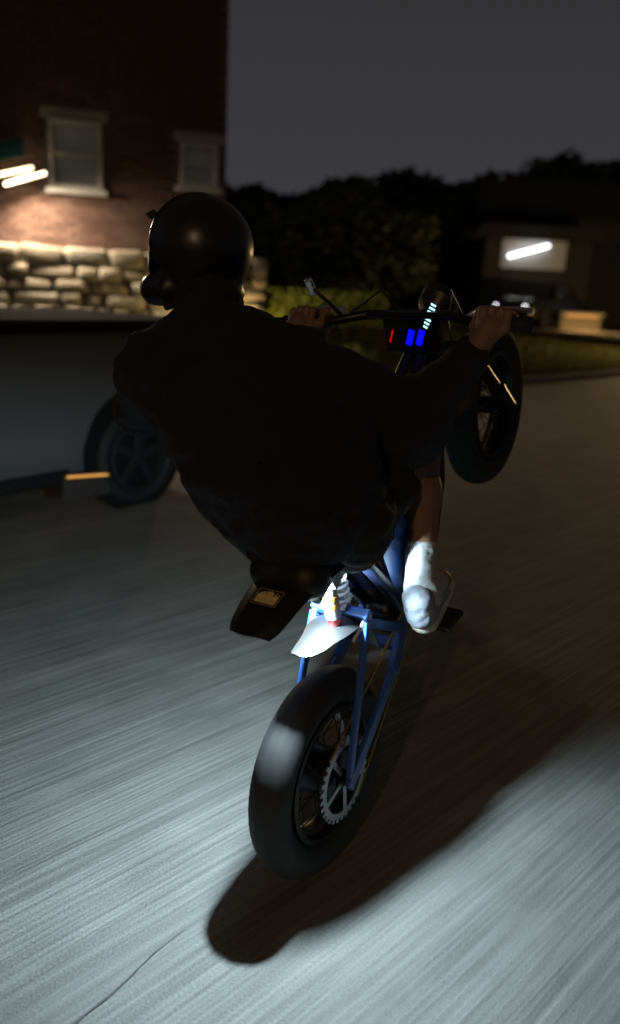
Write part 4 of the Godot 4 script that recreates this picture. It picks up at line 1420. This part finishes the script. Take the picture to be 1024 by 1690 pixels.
	for k in 3:
		var w := Node3D.new()
		w.name = "window"
		fh.add_child(w, true)
		w.position = Vector3(-3.6 + 3.2 * k, 3.2, 0.03)
		st = ST()
		for q in [[Vector3(-0.55, 0, 0), Vector3(0.08, 1.3, 0.1)], [Vector3(0.55, 0, 0), Vector3(0.08, 1.3, 0.1)], [Vector3(0, 0.61, 0.002), Vector3(1.02, 0.08, 0.1)], [Vector3(0, -0.61, 0.002), Vector3(1.02, 0.08, 0.1)]]: add_rbox(st, Transform3D(Basis.IDENTITY, q[0]), q[1], 0.01, 1)
		obj("frame", st, M.siding, w)
		st = ST()
		add_rbox(st, Transform3D(Basis.IDENTITY, Vector3(0, 0, 0.01)), Vector3(1.02, 1.14, 0.02), 0.002, 1)
		obj("pane", st, M.dark_glass, w)
	# the wood far behind, one dark mass
	var fwd := MeshInstance3D.new()
	fwd.name = "far_woods"
	fwd.mesh = leaves(34000, 0.42, func():
		var x := rng.randf_range(-16.0, 44.0)
		var top := 7.3 + 0.5 * sin(x * 0.5) + 0.3 * sin(x * 1.3 + 1.0) + maxf(x, 0.0) * 0.14
		return Vector3(x, 0.4 + top * pow(rng.randf(), 0.75), -54.0 + rng.randf_range(-2.5, 2.5) - maxf(x - 10.0, 0.0) * 0.2), [Color(0.03, 0.042, 0.018), Color(0.04, 0.045, 0.02), Color(0.022, 0.03, 0.014)])
	fwd.material_override = M.leaf
	meta(fwd, "dark far-off wood along the skyline behind the gardens", "woods", "", "stuff")
	add_child(fwd)
	# trees
	tree("broad dark tree just right of the brick house", Vector3(-2.6, 0.5, -36.5), 4.3, 3.2, 3500)
	tree("tall round-topped dark tree behind the handlebar", Vector3(0.9, 0.5, -38.5), 5.5, 3.2, 4000)
	tree("dark tree between the round-topped tree and the garage", Vector3(4.6, 0.5, -40.0), 5.2, 3.0, 3500)
	tree("dark tree rising behind the garage roof", Vector3(8.6, 0.5, -43.5), 6.6, 3.4, 4000)
	tree("tall dark tree behind the far house chimney", Vector3(12.4, 0.5, -47.0), 8.6, 3.6, 4000)
	tree("dark tree at the far end of the brown house", Vector3(17.5, 0.5, -47.0), 9.0, 4.0, 4000)
	tree("spreading dark tree on the lawn behind the hedge", Vector3(1.6, 0.5, -26.5), 3.6, 2.2, 3000)

func sheet_up(st: SurfaceTool, rows: Array) -> void:
	for i in rows.size() - 1:
		for j in rows[0].size() - 1:
			quad(st, [rows[i][j], rows[i + 1][j], rows[i + 1][j + 1], rows[i][j + 1]], [Vector3.UP, Vector3.UP, Vector3.UP, Vector3.UP])

func build_road() -> void:
	var st := ST()
	var d := Vector3(0.7071, 0, -0.7071)
	var r := Vector3(0.7071, 0, 0.7071)
	var q := []
	var uv := []
	for c in [Vector2(-150, -150), Vector2(150, -150), Vector2(150, 150), Vector2(-150, 150)]:
		q.append(d * c.x + r * c.y)
		uv.append(c / 2.6)
	st.set_uv(Vector2.ZERO)
	quad(st, q, [Vector3.UP, Vector3.UP, Vector3.UP, Vector3.UP], uv)
	st.generate_tangents()
	var o := obj("road", st, M.concrete, self)
	o.set_meta("kind", "structure")
	# a tar-filled joint
	st = ST()
	var pts := []
	for k in 40:
		var t := k / 39.0
		pts.append(Vector3(-0.66, 0.004, -0.8).lerp(Vector3(-0.23, 0.004, -1.42), t) + Vector3(0.004 * sin(k * 0.5) + rng.randf_range(-0.0015, 0.0015), 0, 0))
	for k in 39:
		var w0 := (0.006 + 0.002 * sin(k * 1.7)) * (1.0 - k / 42.0)
		var w1 := (0.006 + 0.002 * sin((k + 1) * 1.7)) * (1.0 - (k + 1) / 42.0)
		var s := Vector3(0.82, 0, 0.57)
		quad(st, [pts[k] - s * w0, pts[k + 1] - s * w1, pts[k + 1] + s * w1, pts[k] + s * w0], [Vector3.UP, Vector3.UP, Vector3.UP, Vector3.UP])
	obj("tar_joint", st, M.tar, o)

func build_street_lamp() -> void:
	var l := thing("street_lamp", "street lamp on a grey pole with a warm glowing head", "lamp", Vector3(-3.1, 0, 7.8))
	var st := ST()
	tube(st, [Vector3.ZERO, Vector3(0, 0.4, 0), Vector3(0, 4.6, 0), Vector3(0.15, 4.9, -0.25), Vector3(0.35, 5.0, -0.7)], [0.09, 0.065, 0.045, 0.04, 0.035], 12)
	obj("pole", st, M.alloy, l)
	st = ST()
	add_rbox(st, Transform3D(Basis(Vector3.UP, 0.45), Vector3(0.42, 5.02, -0.85)), Vector3(0.22, 0.1, 0.5), 0.03)
	obj("lamp_head", st, M.alloy, l)
	st = ST()
	add_rbox(st, Transform3D(Basis(Vector3.UP, 0.45), Vector3(0.42, 4.955, -0.85)), Vector3(0.16, 0.03, 0.36), 0.01)
	obj("lens", st, M.lamp_warm, l)
	var s := SpotLight3D.new()
	s.name = "street_lamp_light"
	s.light_color = Color(1.0, 0.82, 0.62)
	s.light_energy = 13.0
	s.light_size = 0.15
	s.spot_range = 60.0
	s.spot_attenuation = 2.0
	s.spot_angle = 85.0
	s.spot_angle_attenuation = 0.4
	s.shadow_enabled = true
	add_child(s)
	s.look_at_from_position(Vector3(-2.68, 4.9, 6.95), Vector3(-0.9, 0, -0.5), Vector3.UP)

func _ready() -> void:
	rng.seed = 20240611
	# camera
	var cam := Camera3D.new()
	cam.name = "camera"
	cam.fov = 66.99
	cam.near = 0.05
	cam.far = 400.0
	add_child(cam)
	cam.position = Vector3(0, 1.4, 0)
	cam.basis = Basis(Vector3(1, 0, 0), deg_to_rad(-16.0)) * Basis(Vector3(0, 0, 1), deg_to_rad(3.0))
	var at := CameraAttributesPhysical.new()
	at.frustum_focal_length = 18.13
	at.frustum_focus_distance = 1.85
	at.frustum_near = 0.05
	at.frustum_far = 400.0
	at.exposure_aperture = 0.9
	cam.attributes = at
	cam.current = true
	# night sky
	var env := Environment.new()
	env.background_mode = Environment.BG_SKY
	var sky := Sky.new()
	var sm := ProceduralSkyMaterial.new()
	sm.sky_top_color = lin(0.021, 0.0178, 0.0145)
	sm.sky_horizon_color = lin(0.05, 0.051, 0.06)
	sm.sky_curve = 0.25
	sm.ground_bottom_color = lin(0.006, 0.006, 0.006)
	sm.ground_horizon_color = lin(0.03, 0.031, 0.036)
	sky.sky_material = sm
	env.sky = sky
	env.background_energy_multiplier = 1.0
	env.tonemap_mode = Environment.TONE_MAPPER_LINEAR
	env.tonemap_exposure = 1.0
	env.sdfgi_enabled = true
	env.ssao_enabled = true
	env.ssil_enabled = true
	var we := WorldEnvironment.new()
	we.name = "world"
	we.environment = env
	add_child(we)
	make_textures()
	make_materials()
	var pn := StandardMaterial3D.new()
	pn.resource_name = "pane"
	pn.transparency = BaseMaterial3D.TRANSPARENCY_ALPHA
	pn.albedo_color = Color(0.8, 0.85, 0.9, 0.15)
	pn.roughness = 0.05
	M.pane = pn
	build_road()
	build_street_lamp()
	build_surroundings()
	build_house()
	build_bike()
	build_rider()
